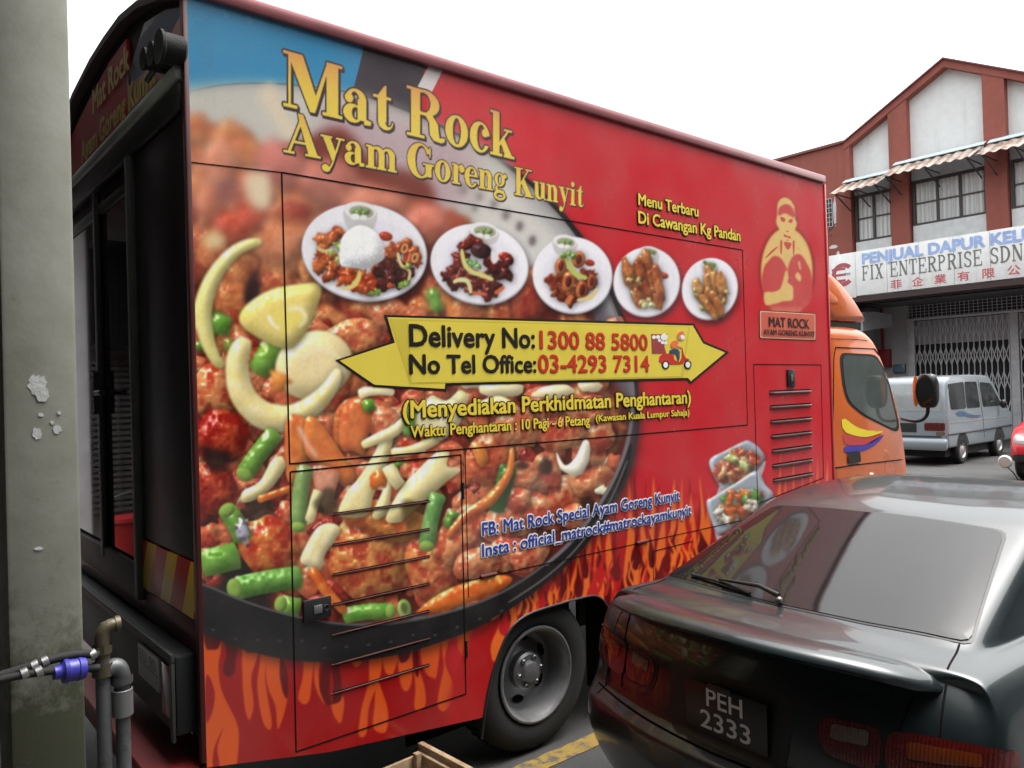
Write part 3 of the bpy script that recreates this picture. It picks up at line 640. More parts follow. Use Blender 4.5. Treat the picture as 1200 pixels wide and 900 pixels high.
for i in range(54):
    x = 584+(i*43 % 284); y = 722-(x-566)*.25+(i*53 % 60)-28
    flat(drop(x, y, 5.2+(i%3)*1.6, 21+(i*7 % 13), (-4,3,-1,5)[i%4]), (DARK, (186,24,28), DARK, (110,12,18))[i%4], .3)
for i in range(24):
    x = 576+(i*47 % 290); y = 712-(x-566)*.26+(i*29 % 60)-24
    flat(band([(x,y+26),(x+4,y+10),(x-3,y-6),(x+2,y-24)], 4.5, 1), (240,116,40) if i%3 else (190,30,26), .3)
# the wok: steel inside, black rim
WOK = pc('120,150 150,130 190,118 225,108 262,101 300,99 345,101 400,108 460,125 520,152 575,184 625,222 668,268 702,322 728,385 741,445 742,500 731,552 706,600 668,645 620,682 565,708 500,728 430,742 360,745 300,736 255,722 190,700 130,670')
RIM = pc('120,150 150,130 190,116 225,106 262,99 300,97 345,99 400,106 460,122 522,149 578,180 629,218 673,264 708,318 735,382 747,445 748,503 737,556 711,606 674,653 626,694 568,731 492,760 420,774 350,774 290,762 240,742 190,725 130,700')
shadow(crom(RIM), 6, .5, 3, 7)
flat(RIM, (26,25,28), .5)
flat(WOK, (150,156,160), .5)
flat(pc('120,120 190,105 300,98 420,114 520,155 600,205 560,320 420,300 120,330'), (196,204,196), 8)
flat(pc('380,125 500,150 560,190 520,250 400,215'), (176,150,164), 12, .8)
flat(pc('590,215 650,270 690,330 640,330 560,260'), (214,216,212), 9)
flat(pc('690,330 738,440 738,520 700,600 660,420'), (96,84,92), 7)
flat(pc('725,470 745,480 738,550 700,612 640,672 590,702 560,690 690,570'), (60,52,56), 4)
for x, y, r in ((309,180,6),(543,222,4),(562,230,4),(579,239,4.5),(593,252,5),(609,265,5),(624,282,5),(556,244,3.5),(540,255,3)): flat(ell(x, y, r*.8, r*1.25, 10), (72,66,74), 1.6)
flat(band([(310,100),(325,130),(345,165)], 22, 16), (226,216,188), 4)
# blurred food behind
flat(pc('226,170 262,150 300,190 345,168 400,150 440,190 500,210 530,270 640,330 700,420 735,480 728,560 690,615 640,660 560,700 480,722 400,736 330,738 280,728 238,712 190,700 170,600 170,300'), (98,26,18), 4)
g = np.random.default_rng(21)
for i in range(150):
    y = 165+i*2.4+g.normal(0, 8); x = 195+g.random()*(540 if i > 70 else 360)
    if y < 255 and x > 300+ (y-165)*2.2: continue
    if x > 500 + (y-230)*1.5 or x > 715: continue
    b = g.random()
    item(lump(x, y, 20+8*g.random(), 17+8*g.random(), 90*g.random(), 100+i, .10), (176,78,48) if b < .6 else (196,104,60), (222,140,84) if b > .3 else (150,40,30), r=7, bump=.35, gloss=.25, soft=2.5, sh=.35)
for P, c in ((lump(258,195,24,30,0,1,.08),(206,120,88)),(lump(245,240,18,26,0,2,.08),(206,116,84)),(lump(330,195,34,26,20,3,.08),(188,92,82)),(lump(385,215,38,28,10,4,.08),(186,98,82)),(lump(300,225,20,26,0,5),(196,84,56)),(lump(440,240,34,26,0,6),(206,112,84)),(lump(500,262,30,24,0,7),(212,108,84)),(lump(330,290,34,30,0,8),(212,122,76)),(lump(280,262,30,22,0,9),(190,62,40)),(lump(395,268,30,24,0,10),(206,120,88))):
    item(P, c, tuple(min(255, v+30) for v in c), r=10, bump=.12, gloss=.1, soft=5, sh=.2)
flat(pc('288,204 314,204 318,238 304,246 290,232'), (236,222,184), 4); flat(lump(252,280,12,12), (232,206,150), 4)
flat(lump(268,225,12,16), (124,70,84), 6, .7); flat(lump(297,338,9,24,8), (44,20,20), 3)
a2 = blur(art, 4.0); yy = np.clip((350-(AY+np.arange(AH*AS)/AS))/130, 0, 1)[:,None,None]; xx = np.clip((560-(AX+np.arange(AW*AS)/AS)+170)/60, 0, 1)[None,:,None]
a2 = a2*.80+rgb((232,186,172))*.20*(a2[...,:1] > .3)+a2*.20*(a2[...,:1] <= .3)  # upper food's soft pink, plus sky haze lightened into the print colour
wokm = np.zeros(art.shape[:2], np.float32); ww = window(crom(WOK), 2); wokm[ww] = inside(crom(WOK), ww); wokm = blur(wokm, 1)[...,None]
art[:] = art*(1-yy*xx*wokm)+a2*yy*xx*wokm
# sharp chicken, dark red glaze
g = np.random.default_rng(5)
for i in range(300):
    y = 395+i*1.12+g.normal(0, 5); x = 200+g.random()*535
    lim = 728-max(0, (y-560))*1.02 if y > 520 else 740
    if x > min(lim, 728) or y > 722-(abs(x-370)/9)**1.02*.45: continue
    far = x > 480; b = g.random(); s = .72 if far else 1.
    item(lump(x, y, (19+9*g.random())*s, (15+8*g.random())*s, 180*g.random(), 300+i, .10), (188,54,38) if b < .55 else (208,92,60), (230,132,86) if b > .25 else (112,18,14), r=5.5*s, bump=.42, gloss=.6, soft=.6, sh=.55)
def chick(x, y, rx, ry, ang, sd, c=(198,72,46), c2=(238,154,96), **k): item(lump(x, y, rx, ry, ang, sd, .09), c, c2, **{**dict(r=min(rx,ry)*.38, bump=.5, gloss=.6, soft=.6, sh=.6, grain=1.3), **k})
chick(252,455,30,34,0,41); chick(258,512,36,30,-10,42,(158,30,22),(190,70,40)); chick(250,575,28,34,0,43,(150,30,22),(196,76,44)); chick(298,480,22,18,0,44,(150,34,22))
flat(lump(255,540,20,14,0,3), (34,22,20), 3, .85); flat(lump(300,600,22,20,0,4), (30,20,18), 3, .8); flat(lump(285,690,40,30,0,4), (24,26,24), 5, .9)
chick(316,640,38,34,40,45,(190,50,30),(236,140,66), grain=1.0); chick(432,655,48,56,10,46,(196,76,46),(238,158,84)); chick(505,665,30,48,-15,47,(194,74,46),(236,150,84)); chick(455,610,52,22,8,48,(196,88,44),(226,140,66))
chick(540,630,40,26,-45,49); chick(575,535,26,40,35,50,(196,76,50),(220,120,70)); chick(415,395,38,22,-5,51,(204,92,66),(232,150,92)); chick(372,312,22,30,0,52,(206,110,66),(230,150,90), soft=2); chick(415,500,22,36,5,53,(214,96,56),(230,130,66)); chick(470,372,40,18,10,54,(206,104,72),(232,140,96), soft=2)
for j, (x, y, rx, ry, an) in enumerate([(600,610,34,24,-25),(640,600,26,22,10),(662,580,24,26,0),(692,560,24,20,-30),(690,530,22,18,20),(640,555,20,24,0),(612,560,22,20,0),(700,510,22,20,0),(655,505,30,22,0),(605,500,26,24,0),(590,650,30,18,-30),(620,650,26,18,-35),(560,660,28,20,-20),(606,585,18,16,0),(675,605,18,14,-30),(640,470,24,20,0),(690,480,24,18,0),(585,472,20,16,0),(480,490,22,20,0),(450,500,20,24,0)]):
    chick(x, y, rx, ry, an, 60+j, (200,80,58) if j%3 else (212,104,72), (238,158,108), bump=.55)
flat(lump(640,545,8,12), (30,16,14), 2, .8); flat(lump(690,590,8,12), (34,20,18), 2, .8); flat(lump(612,545,8,6), (40,16,14), 2, .8)
ON, ON2 = (238,220,150), (246,232,180)
def onion(P, c=ON, c2=ON2, **k): item(P, c, c2, **{**dict(r=7, bump=.06, gloss=.35, soft=.8, sh=.45, amb=.62, grain=.5), **k})
def bean(P, w, c=(96,158,52), c2=(136,188,84), cut=True, **k):
    item(band(P, w), c, c2, **{**dict(r=w*.3, bump=.12, gloss=.7, soft=.6, sh=.55, grain=.6), **k})
    if cut: (x, y), (x2, y2) = P[0], P[1]; item(ell(x, y, w*.46, w*.34, math.degrees(math.atan2(y2-y, x2-x))+90), (150,186,84), None, r=3, gloss=0, sh=0, soft=.5)
def carrot(P, c=(224,104,36), c2=(238,140,64), **k): item(P, c, c2, **{**dict(r=4.5, bump=.12, gloss=.6, soft=.6, sh=.5, grain=.8, amb=.56), **k})
bean([(262,368),(258,380),(256,392)], 24, soft=1.6, cut=False); bean([(232,400),(234,410)], 14, cut=False, soft=1.4); bean([(275,404),(262,406)], 16, (140,140,60), cut=False, soft=2)
onion(band([(306,282),(276,294),(250,325),(238,362),(242,395),(252,420),(262,430)], 11, 9, 22), (232,220,132), (238,230,160), soft=1.3)
bean([(322,402),(302,438)], 28, (120,168,52), cut=False, soft=1.)
onion(ell(368,428,46,40,-20), (240,218,158), (244,226,176), r=12, soft=1.); carrot(lump(328,448,12,12,0,3), (238,160,80), soft=2, sh=0, gloss=.1)
flat(band([(352,420),(375,408),(398,420),(404,440)], 4, 2), (250,240,214), 1.5, .8)
onion(band([(288,396),(278,425),(284,462),(308,486),(338,490),(368,474),(388,452),(396,432)], 24, 12, 34), (236,216,136), (246,232,186), soft=1., r=9)
onion([(281,378),(288,358),(316,340),(350,333),(376,334),(371,362),(357,392),(338,409),(306,398)], (238,214,116), (244,224,142), r=9, soft=1.)
flat(lump(338,372,22,14,-10,2,.12), (246,226,120), 2.5, .9); flat(band([(315,370),(320,380),(327,385)], 5, 3), (255,250,225), 1); flat(band([(338,362),(352,362),(358,374),(350,384)], 6, 3), (255,248,214), 1.6, .8)
carrot(pc('335,492 352,488 366,500 352,560 336,560'), (222,112,56)); carrot(pc('358,492 372,492 400,530 416,558 405,566 380,548 358,530'), (230,120,60))
flat(band([(350,500),(360,520),(372,536)], 6, 4), (246,196,184), 1.6, .8); carrot(pc('366,548 396,552 392,580 388,598 376,590'), (232,140,100), (240,170,140)); carrot(lump(418,500,17,36,6,53), (220,104,62), (230,130,70))
bean([(286,556),(306,528),(324,506)], 22, (112,160,60)); onion(pc('330,535 334,548 318,572 298,586 284,588 284,576 304,564 318,540'), r=5); carrot(band([(302,586),(325,578),(342,572)], 9, 9, 8))
bean([(349,618),(352,580),(358,545)], 19, (132,170,92), (158,190,116)); onion(band([(362,612),(370,585),(374,575)], 11, 14)); bean([(266,598),(276,612),(286,634)], 23, (88,134,48)); item(lump(284,622,8,16,-20,9,.2), (60,40,40), (200,200,220), r=3, gloss=.9, sh=0)
flat(lump(384,590,14,18,0,7), (44,40,24), 2.5, .7)
onion(pc('352,658 358,640 372,618 388,613 399,620 392,634 382,648 375,668 364,664'), (240,222,160), (250,238,196), r=5)
onion(pc('398,604 404,580 420,560 436,535 452,505 462,500 455,540 438,580 430,604'), r=6); onion(pc('436,604 446,580 458,556 456,596 444,608'), r=5); carrot(lump(444,562,9,12,20,6,.15), sh=.1); onion(pc('452,608 470,572 492,548 512,530 526,530 524,546 540,550 522,566 506,580 480,602 468,612'), r=8)
onion(band([(424,522),(440,515),(462,505),(480,488)], 9, 12, 14)); onion(band([(458,530),(480,528),(505,518),(520,505)], 10, 12, 12)); onion(band([(455,545),(462,560),(470,570)], 18, 14)); onion(band([(500,470),(525,480),(545,460)], 18, 14, 22)); onion(band([(420,462),(440,458),(462,460)], 12, 8), (240,228,190)); onion(lump(560,448,26,10,0,8), (240,226,190)); onion(lump(512,490,30,22,-30,12,.1), (240,228,190))
onion(lump(588,456,26,10,0,31,.08), (238,222,180)); onion(lump(648,459,24,8,-4,32,.08), (240,224,184)); onion(lump(692,452,14,8,0,33,.08), (236,220,180)); onion(band([(560,476),(585,470),(606,480)], 9, 7, 12), (238,222,170))
bean([(430,468),(434,482)], 14, cut=False); bean([(482,480),(478,510)], 13, (130,176,90), cut=False); bean([(466,540),(468,546)], 10, cut=False)
bean([(500,640),(506,605),(514,578)], 19, (98,160,78), (140,186,110)); flat(lump(484,602,14,16,0,5), (80,60,24), 2.5, .7); bean([(505,338),(514,366)], 15, (96,150,60), cut=False, soft=2.2, sh=.1); flat(band([(523,345),(530,372)], 6, 6), (220,130,60), 2)
bean([(596,545),(590,570),(580,600)], 20, (54,104,40), (80,130,60), cut=False); bean([(534,600),(526,620)], 18, (44,84,30), cut=False)
carrot(band([(524,630),(545,605),(575,585),(596,555),(600,525)], 8, 5, 14), (226,112,66)); carrot(pc('552,520 566,522 572,538 562,546'), (238,150,70))
onion(pc('652,530 662,545 674,536 684,516 691,520 690,540 680,556 668,556 656,548'), (240,232,206), (248,242,226), r=4); onion(lump(706,574,8,6), (226,226,206), r=2)
bean([(236,660),(258,656),(280,650)], 32, (98,162,48), cut=False); bean([(275,690),(312,682),(354,676)], 27, (90,150,58), (134,190,92)); bean([(329,708),(340,710),(352,712)], 22, (120,172,62), cut=True); bean([(458,716),(430,717),(402,722)], 19, (96,172,56)); item(ell(474,714,8,12,-10), (150,190,96), (180,206,130), r=3); flat(ell(474,713,4,7,-10), (92,98,58), 1)
carrot(band([(364,666),(382,692),(405,718)], 12, 10, 13), (214,88,30)); carrot(pc('488,720 500,706 522,692 548,682 584,674 600,678 590,690 556,704 520,716'), (228,100,34), (240,128,54)); flat(band([(583,674),(587,684)], 4, 3), (240,196,90), .8)
# rim of the wok over the food
def strip(P, w, c, soft=.6, a=1): flat(band(P, w), c, soft, a)
RL = [(120,630),(190,672),(240,686),(290,706),(345,722),(400,731),(455,731),(520,719),(580,698),(630,668),(672,630),(706,584),(728,540),(738,500)]
flat(RL[:13]+[(740,520),(735,553),(709,604),(672,651),(624,693),(567,730),(492,760),(420,774),(350,774),(290,762),(240,742),(190,725),(120,690)], (24,24,27), .8)
strip(RL, 2.2, (92,94,100)); strip([(640,662),(672,632),(706,586),(728,542),(739,500),(741,450),(728,385),(702,322)], 4, (120,112,118), .7); strip([(596,706),(640,676),(676,642),(712,592),(735,540)], 1.6, (150,140,140), .5, .8)
for i in range(16): flat(ell(250+i*26, 738+14*math.sin(i*.26)-max(0,i-8)*4+(i*7%9), 2.4, 1, -8), (120,122,126), .6, .5)
# ---- plates
def plate(cx, cy, rx, ry, ang, bowl, cup, rice=None):
    shadow(ell(cx+2, cy+5, rx*1.0, ry*1.02, ang), 4, .6)
    flat(ell(cx, cy, rx, ry, ang), (190,190,204), .4); flat(ell(cx-.4, cy-1.2, rx*.985, ry*.975, ang), (244,242,248), .6); flat(ell(cx+rx*.04, cy+ry*.06, rx*.8, ry*.78, ang), (236,233,244), 3)
    bx, by, br, bh = bowl
    flat([(bx-br,by),(bx-br*.78,by+bh),(bx,by+bh*1.25),(bx+br*.82,by+bh*1.05),(bx+br,by+2),(bx,by+br*.3)], (206,202,202), .6)
    flat(ell(bx, by, br, br*.56, 8), (238,236,236), .4); flat(ell(bx+br*.08, by+br*.08, br*.76, br*.38, 8), (176,172,152), .7)
    for i in range(5): item(lump(bx-br*.3+i*br*.18, by+br*(.05+.08*(i%2)), br*.22, br*.16, i*40, i), ((118,150,84),(150,172,100))[i%2], None, r=2, gloss=.2, sh=.2)
    flat(ell(bx-br*.3, by+br*.36, br*.28, br*.2), (244,244,240), .6); flat(ell(bx+br*.2, by+br*.42, br*.24, br*.18), (236,236,234), .6)
    x, y, r = cup
    flat(ell(x+1, y+r*.3, r*1.08, r*.8, 12), (236,232,232), .4); item(ell(x, y, r*.9, r*.6, 12), (168,40,28), (196,70,44), r=2, bump=.5, gloss=.3, sh=0)
def bits(L, c, c2, s, sd, sh=.45, **k):
    for i, (x, y) in enumerate(L): item(lump(x, y, s, s*.72, (i*67) % 180, sd+i, .2), c, c2, **{**dict(r=s*.34, bump=.7, gloss=.35, soft=.35, sh=sh), **k})
plate(427,296,74,57,9,(422,247,19,20),(452,277,9))
bits(pc('375,280 384,282 378,290 398,274 390,278 376,300 386,302 380,308 392,312 372,313 402,320 412,318 390,320 386,324 420,322'), (152,54,28), (214,112,54), 9, 500)
bits(pc('394,286 398,290 389,296 400,300 396,304'), (150,176,70), (200,206,120), 4.5, 530); flat(band([(372,291),(380,294),(390,292)], 4, 3), (214,206,140), .5)
bits(pc('408,322 414,330 424,326 432,330 438,322 404,330 428,338 436,336 420,336'), (176,60,26), (222,112,48), 10, 540); bits(pc('452,298 462,294 456,302 470,290 476,288 484,296 488,306 478,306'), (158,62,32), (206,110,58), 9.5, 560)
for x, y in ((474,291),(486,302)): flat(ell(x, y, 4, 6, 20), (220,170,110), .6); flat(ell(x, y, 2, 3.4, 20), (130,60,36), .5)
bits(pc('447,308 456,310 466,312 474,318 462,322 452,326 444,318 468,328 458,330 449,334 476,324'), (62,22,20), (104,40,32), 9.5, 580)
flat(band([(401,338),(412,336),(420,326),(421,316)], 3, 3, 7), (226,206,116), .5); flat(band([(466,296),(470,310),(480,318),(478,330)], 4, 3), (228,212,150), .5); bits(pc('436,344 442,342 470,334 476,332 478,312'), (126,164,66), (170,196,100), 4.5, 600); bits(pc('457,334 429,340'), (206,90,46), None, 4.5, 610)
item([(399,310),(398,292),(402,276),(414,266),(425,264),(438,270),(447,282),(451,300),(444,308),(430,314),(412,314)], (240,240,246), (250,250,252), r=8, bump=.0, gloss=0, sh=.25, soft=.6, amb=.66)
wr = window(np.array([(398,262),(452,314)]), 0); art[wr] += (N4[wr]*.10*np.clip(((AY+np.arange(wr[0].start,wr[0].stop)/AS)-280)/12,0,1)[:,None])[...,None]*(art[wr].min(2) > .75)[...,None]
plate(562,310,58,47,12,(567,270,17,14),(592,301,9))
bits(pc('540,302 536,312 530,318 527,326 532,332 545,288 553,284 560,290 545,318 540,328 552,326 560,332 566,326 572,330 578,334 570,340 582,322 590,316 594,308 586,312 572,306 580,314 593,322 574,344 552,338'), (66,22,20), (124,46,38), 9.5, 620)
item(ell(564,294,12,9,8), (84,52,56), (64,36,40), r=4, bump=.3, gloss=.25)
bits(pc('548,306 552,310 557,308 560,312 546,312'), (70,140,74), (150,190,110), 4.2, 650); flat(band([(541,292),(544,308),(552,318),(564,322),(578,328)], 4, 5, 6), (216,210,130), .5); flat(band([(531,331),(538,328),(548,330),(552,344)], 4, 4, 6), (228,220,160), .5); flat(band([(553,343),(570,345)], 4), (212,100,64), .5); flat(band([(580,344),(591,336)], 5, 4), (212,104,66), .5); flat(pc('577,293 584,302 580,309 575,304'), (232,228,228), .6)
plate(671,323,47,45,15,(662,283,14,13),(691,308,6.5))
bits(pc('646,328 650,336 655,342 660,347 652,330 658,334 664,342 684,340 690,334 694,328 692,322 672,346 668,352 664,322 672,330 684,322 676,336 660,326'), (128,48,30), (190,100,58), 8.5, 660)
for x, y, rx, ry in ((657,312,7,10),(678,304,8,10),(666,330,7.5,11.5),(682,340,7,11),(693,330,5,9)): item(ell(x, y, rx, ry, 8), (176,84,46), (214,138,84), r=2.6, bump=.4, gloss=.3); item(ell(x+.4, y, rx*.46, ry*.6, 8), (92,34,28), (120,50,36), r=2, sh=0)
flat(band([(662,298),(668,312),(676,322),(688,326)], 5, 5, 7), (186,196,104), .5); bits(pc('660,300 667,297 672,300'), (120,160,70), None, 4, 680); flat(band([(664,356),(670,346)], 6, 5), (206,120,70), .5); flat(band([(676,352),(692,348),(700,338)], 3, 3, 6), (222,200,140), .8)
plate(758,331,39,41,14,(761,295,11.5,13),(778,323,6))
for i, (x, y, a) in enumerate([(747,312,-70),(753,311,80),(759,306,75),(762,328,85),(750,320,70),(770,322,80),(745,342,75),(766,345,80),(773,340,70),(756,340,60),(740,332,40),(737,322,60),(748,350,75),(771,352,85),(735,314,70)]): item(lump(x, y, 13, 5.8, a, 700+i, .12), (160,76,40), (208,128,70), r=2.2, bump=.5, gloss=.3, soft=.3, sh=.6)
bits(pc('738,328 742,344 752,354 760,352 748,328'), (220,190,120), None, 4, 720); bits(pc('756,358 764,358'), (206,204,150), None, 5, 725)
plate(832,339,32.5,36.5,15,(832,310,9.5,10),(840,322,1.5))
for i, (x, y, a) in enumerate([(832,322,80),(829,332,82),(838,330,78),(822,345,75),(818,338,80),(846,345,82),(845,332,80),(832,348,70),(838,352,65),(828,356,60),(842,360,75),(834,364,60)]): item(lump(x, y, 13.5, 5.6, a, 740+i, .12), (178,106,56), (222,166,100), r=2.0, bump=.5, gloss=.3, soft=.3, sh=.55)
bits(pc('816,346 822,360 848,352 852,342 814,340'), (214,186,116), None, 3.4, 760); bits(pc('824,362 826,308 836,312'), (96,126,70), None, 3, 765)
# ---- two clear food boxes
def tub(P, Q, sd, cols):
    shadow(crom(P, 4), 3, .5, 1, 3); flat(Q, (196,190,198), .8, .9); item(P, (188,196,206), (168,178,192), r=3, gloss=.3, sh=0, soft=.5, amb=.6)
    c = np.mean(P, 0); flat(c+(np.array(P)-c)*.86, (158,164,176), .9)
    gg = np.random.default_rng(sd)
    for i in range(60):
        t = gg.random(2)*2-1
        if abs(t[0])+abs(t[1]) > 1.25: continue
        x, y = c[0]+t[0]*26-2, c[1]+t[1]*16+3-t[0]*10
        k = cols[i % len(cols)]; item(lump(x, y, 7.5, 4.4, 180*gg.random(), sd+i, .18), k, tuple(min(255, v+40) for v in k), r=2, bump=.5, gloss=.4, soft=.3, sh=.4)
tub(pc('831,541 850,528 872,517 879,517 890,525 896,537 886,552 866,566 850,576 843,570'), pc('843,570 850,578 870,566 896,540 893,556 882,578 850,600 840,588'), 800, [(176,66,44),(200,110,70),(196,80,50),(190,200,120),(216,160,110)])
tub(pc('828,590 836,582 862,566 886,552 897,568 906,580 890,596 868,612 845,626 838,622'), pc('838,622 846,628 870,614 906,582 908,600 890,640 850,660 842,640'), 840, [(206,96,36),(220,130,50),(90,140,60),(196,80,40),(214,206,190)])
bits(pc('880,588 886,590 884,596 876,594'), (206,190,170), (230,224,214), 5, 880)
# ---- delivery rider drawn on the arrow (the arrow itself is cut vinyl laid over the print)
# ---- round portrait emblem
def E(s, c, soft=.35): flat(zoomed(s, 880, 220, 7.5), c, soft)
TAN, SR = (222,186,112), (196,64,64)
shadow(ell(922,318,32,53), 2, .6); shadow(zoomed('230,230 240,130 290,85 350,110 385,180 405,310 350,440 250,370', 880, 220, 7.5), 2, .5)
flat(ell(922,318,31,52), (206,92,52), .5); flat(ell(922,318,29.6,50.6), TAN, .4)
E('228,240 238,130 290,85 350,110 385,180 390,270 405,310 385,380 350,440 320,500 280,440 250,370 222,310', TAN)
E('238,225 250,175 300,145 350,160 385,220 385,262 350,250 300,225 250,245', SR)
for s in ('262,255 300,272 292,302 265,288', '333,285 365,275 362,306 335,306', '288,408 318,422 348,432 350,448 318,436 296,432', '308,378 335,382 322,390', '312,456 332,458 322,466', '258,470 274,470 270,580 257,560', '368,470 386,480 378,595 368,560', '288,480 356,490 325,545', '240,515 190,545 130,610 136,616 200,560', '390,520 450,560 440,552 400,524'): E(s, SR, .25)
E('150,650 200,600 262,620 312,700 318,740 300,810 262,890 200,920 140,960 100,900 95,800 120,690', SR); E('330,690 372,600 440,590 500,680 530,760 540,900 520,1010 440,1080 380,1100 200,1080 150,1000 330,960 372,880 320,820', SR)
flat(pc('921,317 924,326 921,333 928,338 929,351 918,353 908,356 897,357 896,343 908,342 915,337'), TAN, .3); flat(pc('935,319 939,325 937,330 932,324'), TAN, .3); flat(band([(936,306),(938,316)], 2), TAN, .3); flat(pc('905,360 940,360 944,350 936,368 908,369'), (214,120,90), 1.5, .7)
# ---- long serif lettering, drawn glyph by glyph
GS = 1.6
def glyph_ops():
    G = {}
    R = lambda a, b, c, d: ('+p', [(a,c),(b,c),(b,d),(a,d)])
    X = lambda a, b, c, d: ('-p', [(a,c),(b,c),(b,d),(a,d)])
    P = lambda *q: ('+p', list(q)); Eo = lambda *q: ('+e', q); Ei = lambda *q: ('-e', q)
    G['M'] = (114, [R(9,14,0,100), R(0,26,0,6), R(0,14,94,100), P((6,100),(36,100),(62,30),(57,0),(50,0)), P((50,0),(60,0),(90,100),(84,100)), R(82,106,0,100), R(74,114,0,6), R(82,114,94,100)])
    G['a'] = (60, [Eo(27,44,22,21), Ei(24,44,9,15), X(0,60,-5,42), Eo(12,45,9,9), R(30,49,6,46), Eo(20,17,20,18), Ei(27,18,9,12), R(30,49,6,46), P((44,10),(49,10),(60,8),(58,0),(44,-1))])
    G['t'] = (44, [R(12,31,12,66), P((12,62),(31,62),(31,86),(27,86)), R(1,42,59,65), Eo(29,14,17,15), Ei(36,18,8,12), X(32,60,16,40), R(12,31,14,66), P((1,59),(12,65),(27,86),(31,86),(31,62))])
    G['R'] = (94, [Eo(46,74,36,26.5), Ei(42,74,17,20.5), X(0,34,0,110), R(30,48,94,100), R(30,48,48,54), R(12,34,0,100), R(2,45,0,6), R(2,34,94,100), P((44,52),(62,54),(78,36),(82,8),(96,10),(95,2),(86,-2),(68,0),(58,10),(56,36))])
    G['o'] = (63, [Eo(31,32,30,34), Ei(31,32,10.5,28)])
    G['c'] = (54, [Eo(29,32,28,34), Ei(33,32,12,28), X(36,60,16,38), Eo(43,43,9,9)])
    G['k'] = (72, [R(10,29,0,100), R(2,37,0,6), R(2,29,94,100), P((29,22),(29,32),(54,64),(60,64)), P((30,34),(40,48),(66,6),(68,0),(48,0)), R(42,66,59,64), R(42,74,0,6)])
    G['A'] = (94, [P((9,0),(16,0),(50,92),(45,100)), P((36,104),(50,104),(90,0),(65,0),(40,84)), R(24,68,28,34), R(0,28,0,6), R(55,96,0,6)])
    G['y'] = (64, [P((4,64),(25,64),(42,22),(38,4),(31,0)), P((51,64),(57,64),(34,-8),(24,-28),(16,-32),(14,-26),(26,-14),(32,0)), R(-1,31,59,65), R(42,66,59,65), Eo(13,-21,10,10)])
    def arch(x0, x1): return [Eo((x0+x1)/2+1, 44, (x1-x0)/2+10, 21), Ei((x0+x1)/2-3, 42, (x1-x0)/2-1, 14), X(x0-30, x1+30, -5, 42)]
    G['n'] = (68, [Eo(38,44,22,21), Ei(32,42,8,14), X(0,80,-5,43), R(8,27,0,62), R(41,60,0,46), R(1,33,0,6), R(36,67,0,6), R(1,20,58,64)])
    G['m'] = (102, [Eo(38,44,22,21), Ei(32,42,8,14), Eo(72,44,22,21), Ei(66,42,8,14), X(0,120,-5,43), R(8,27,0,62), R(41,60,0,46), R(75,94,0,46), R(1,33,0,6), R(36,66,0,6), R(70,101,0,6), R(1,20,58,64)])
    G['G'] = (98, [Eo(47,50,45,53), Ei(52,50,22,46), X(64,110,44,74), R(66,88,4,44), R(56,98,39,45), R(80,85,64,96)])
    G['r'] = (50, [Eo(40,46,13,19), Ei(33,40,8,14), X(0,60,-5,44), R(8,27,0,62), R(1,36,0,6), R(1,20,58,64), Eo(41,49,10,10)])
    G['e'] = (56, [Eo(29,32,28,34), Ei(32,32,11,28), X(38,70,14,33), R(20,56,33,39)])
    G['g'] = (62, [Eo(27,-12,28,17), Ei(28,-12,17,8), P((6,16),(18,22),(18,8),(46,6),(50,-4),(8,-2)), Eo(27,42,24,23), Ei(27,42,9,18), Eo(52,57,8,8), R(40,52,54,59)])
    G['K'] = (98, [R(12,34,0,100), R(2,45,0,6), R(2,45,94,100), P((34,38),(34,48),(72,100),(79,100)), P((36,48),(50,66),(92,6),(92,0),(64,0)), R(58,92,94,100), R(56,100,0,6)])
    G['u'] = (68, [Eo(30,20,22,21), Ei(36,22,9,15), X(0,70,21,80), R(8,27,16,64), R(41,60,4,64), R(0,27,58,64), R(33,60,58,64), R(58,68,0,6)])
    G['i'] = (38, [R(9,28,0,62), R(1,37,0,6), R(1,28,58,64), Eo(18,83,11,11)])
    return G
GLY = glyph_ops()
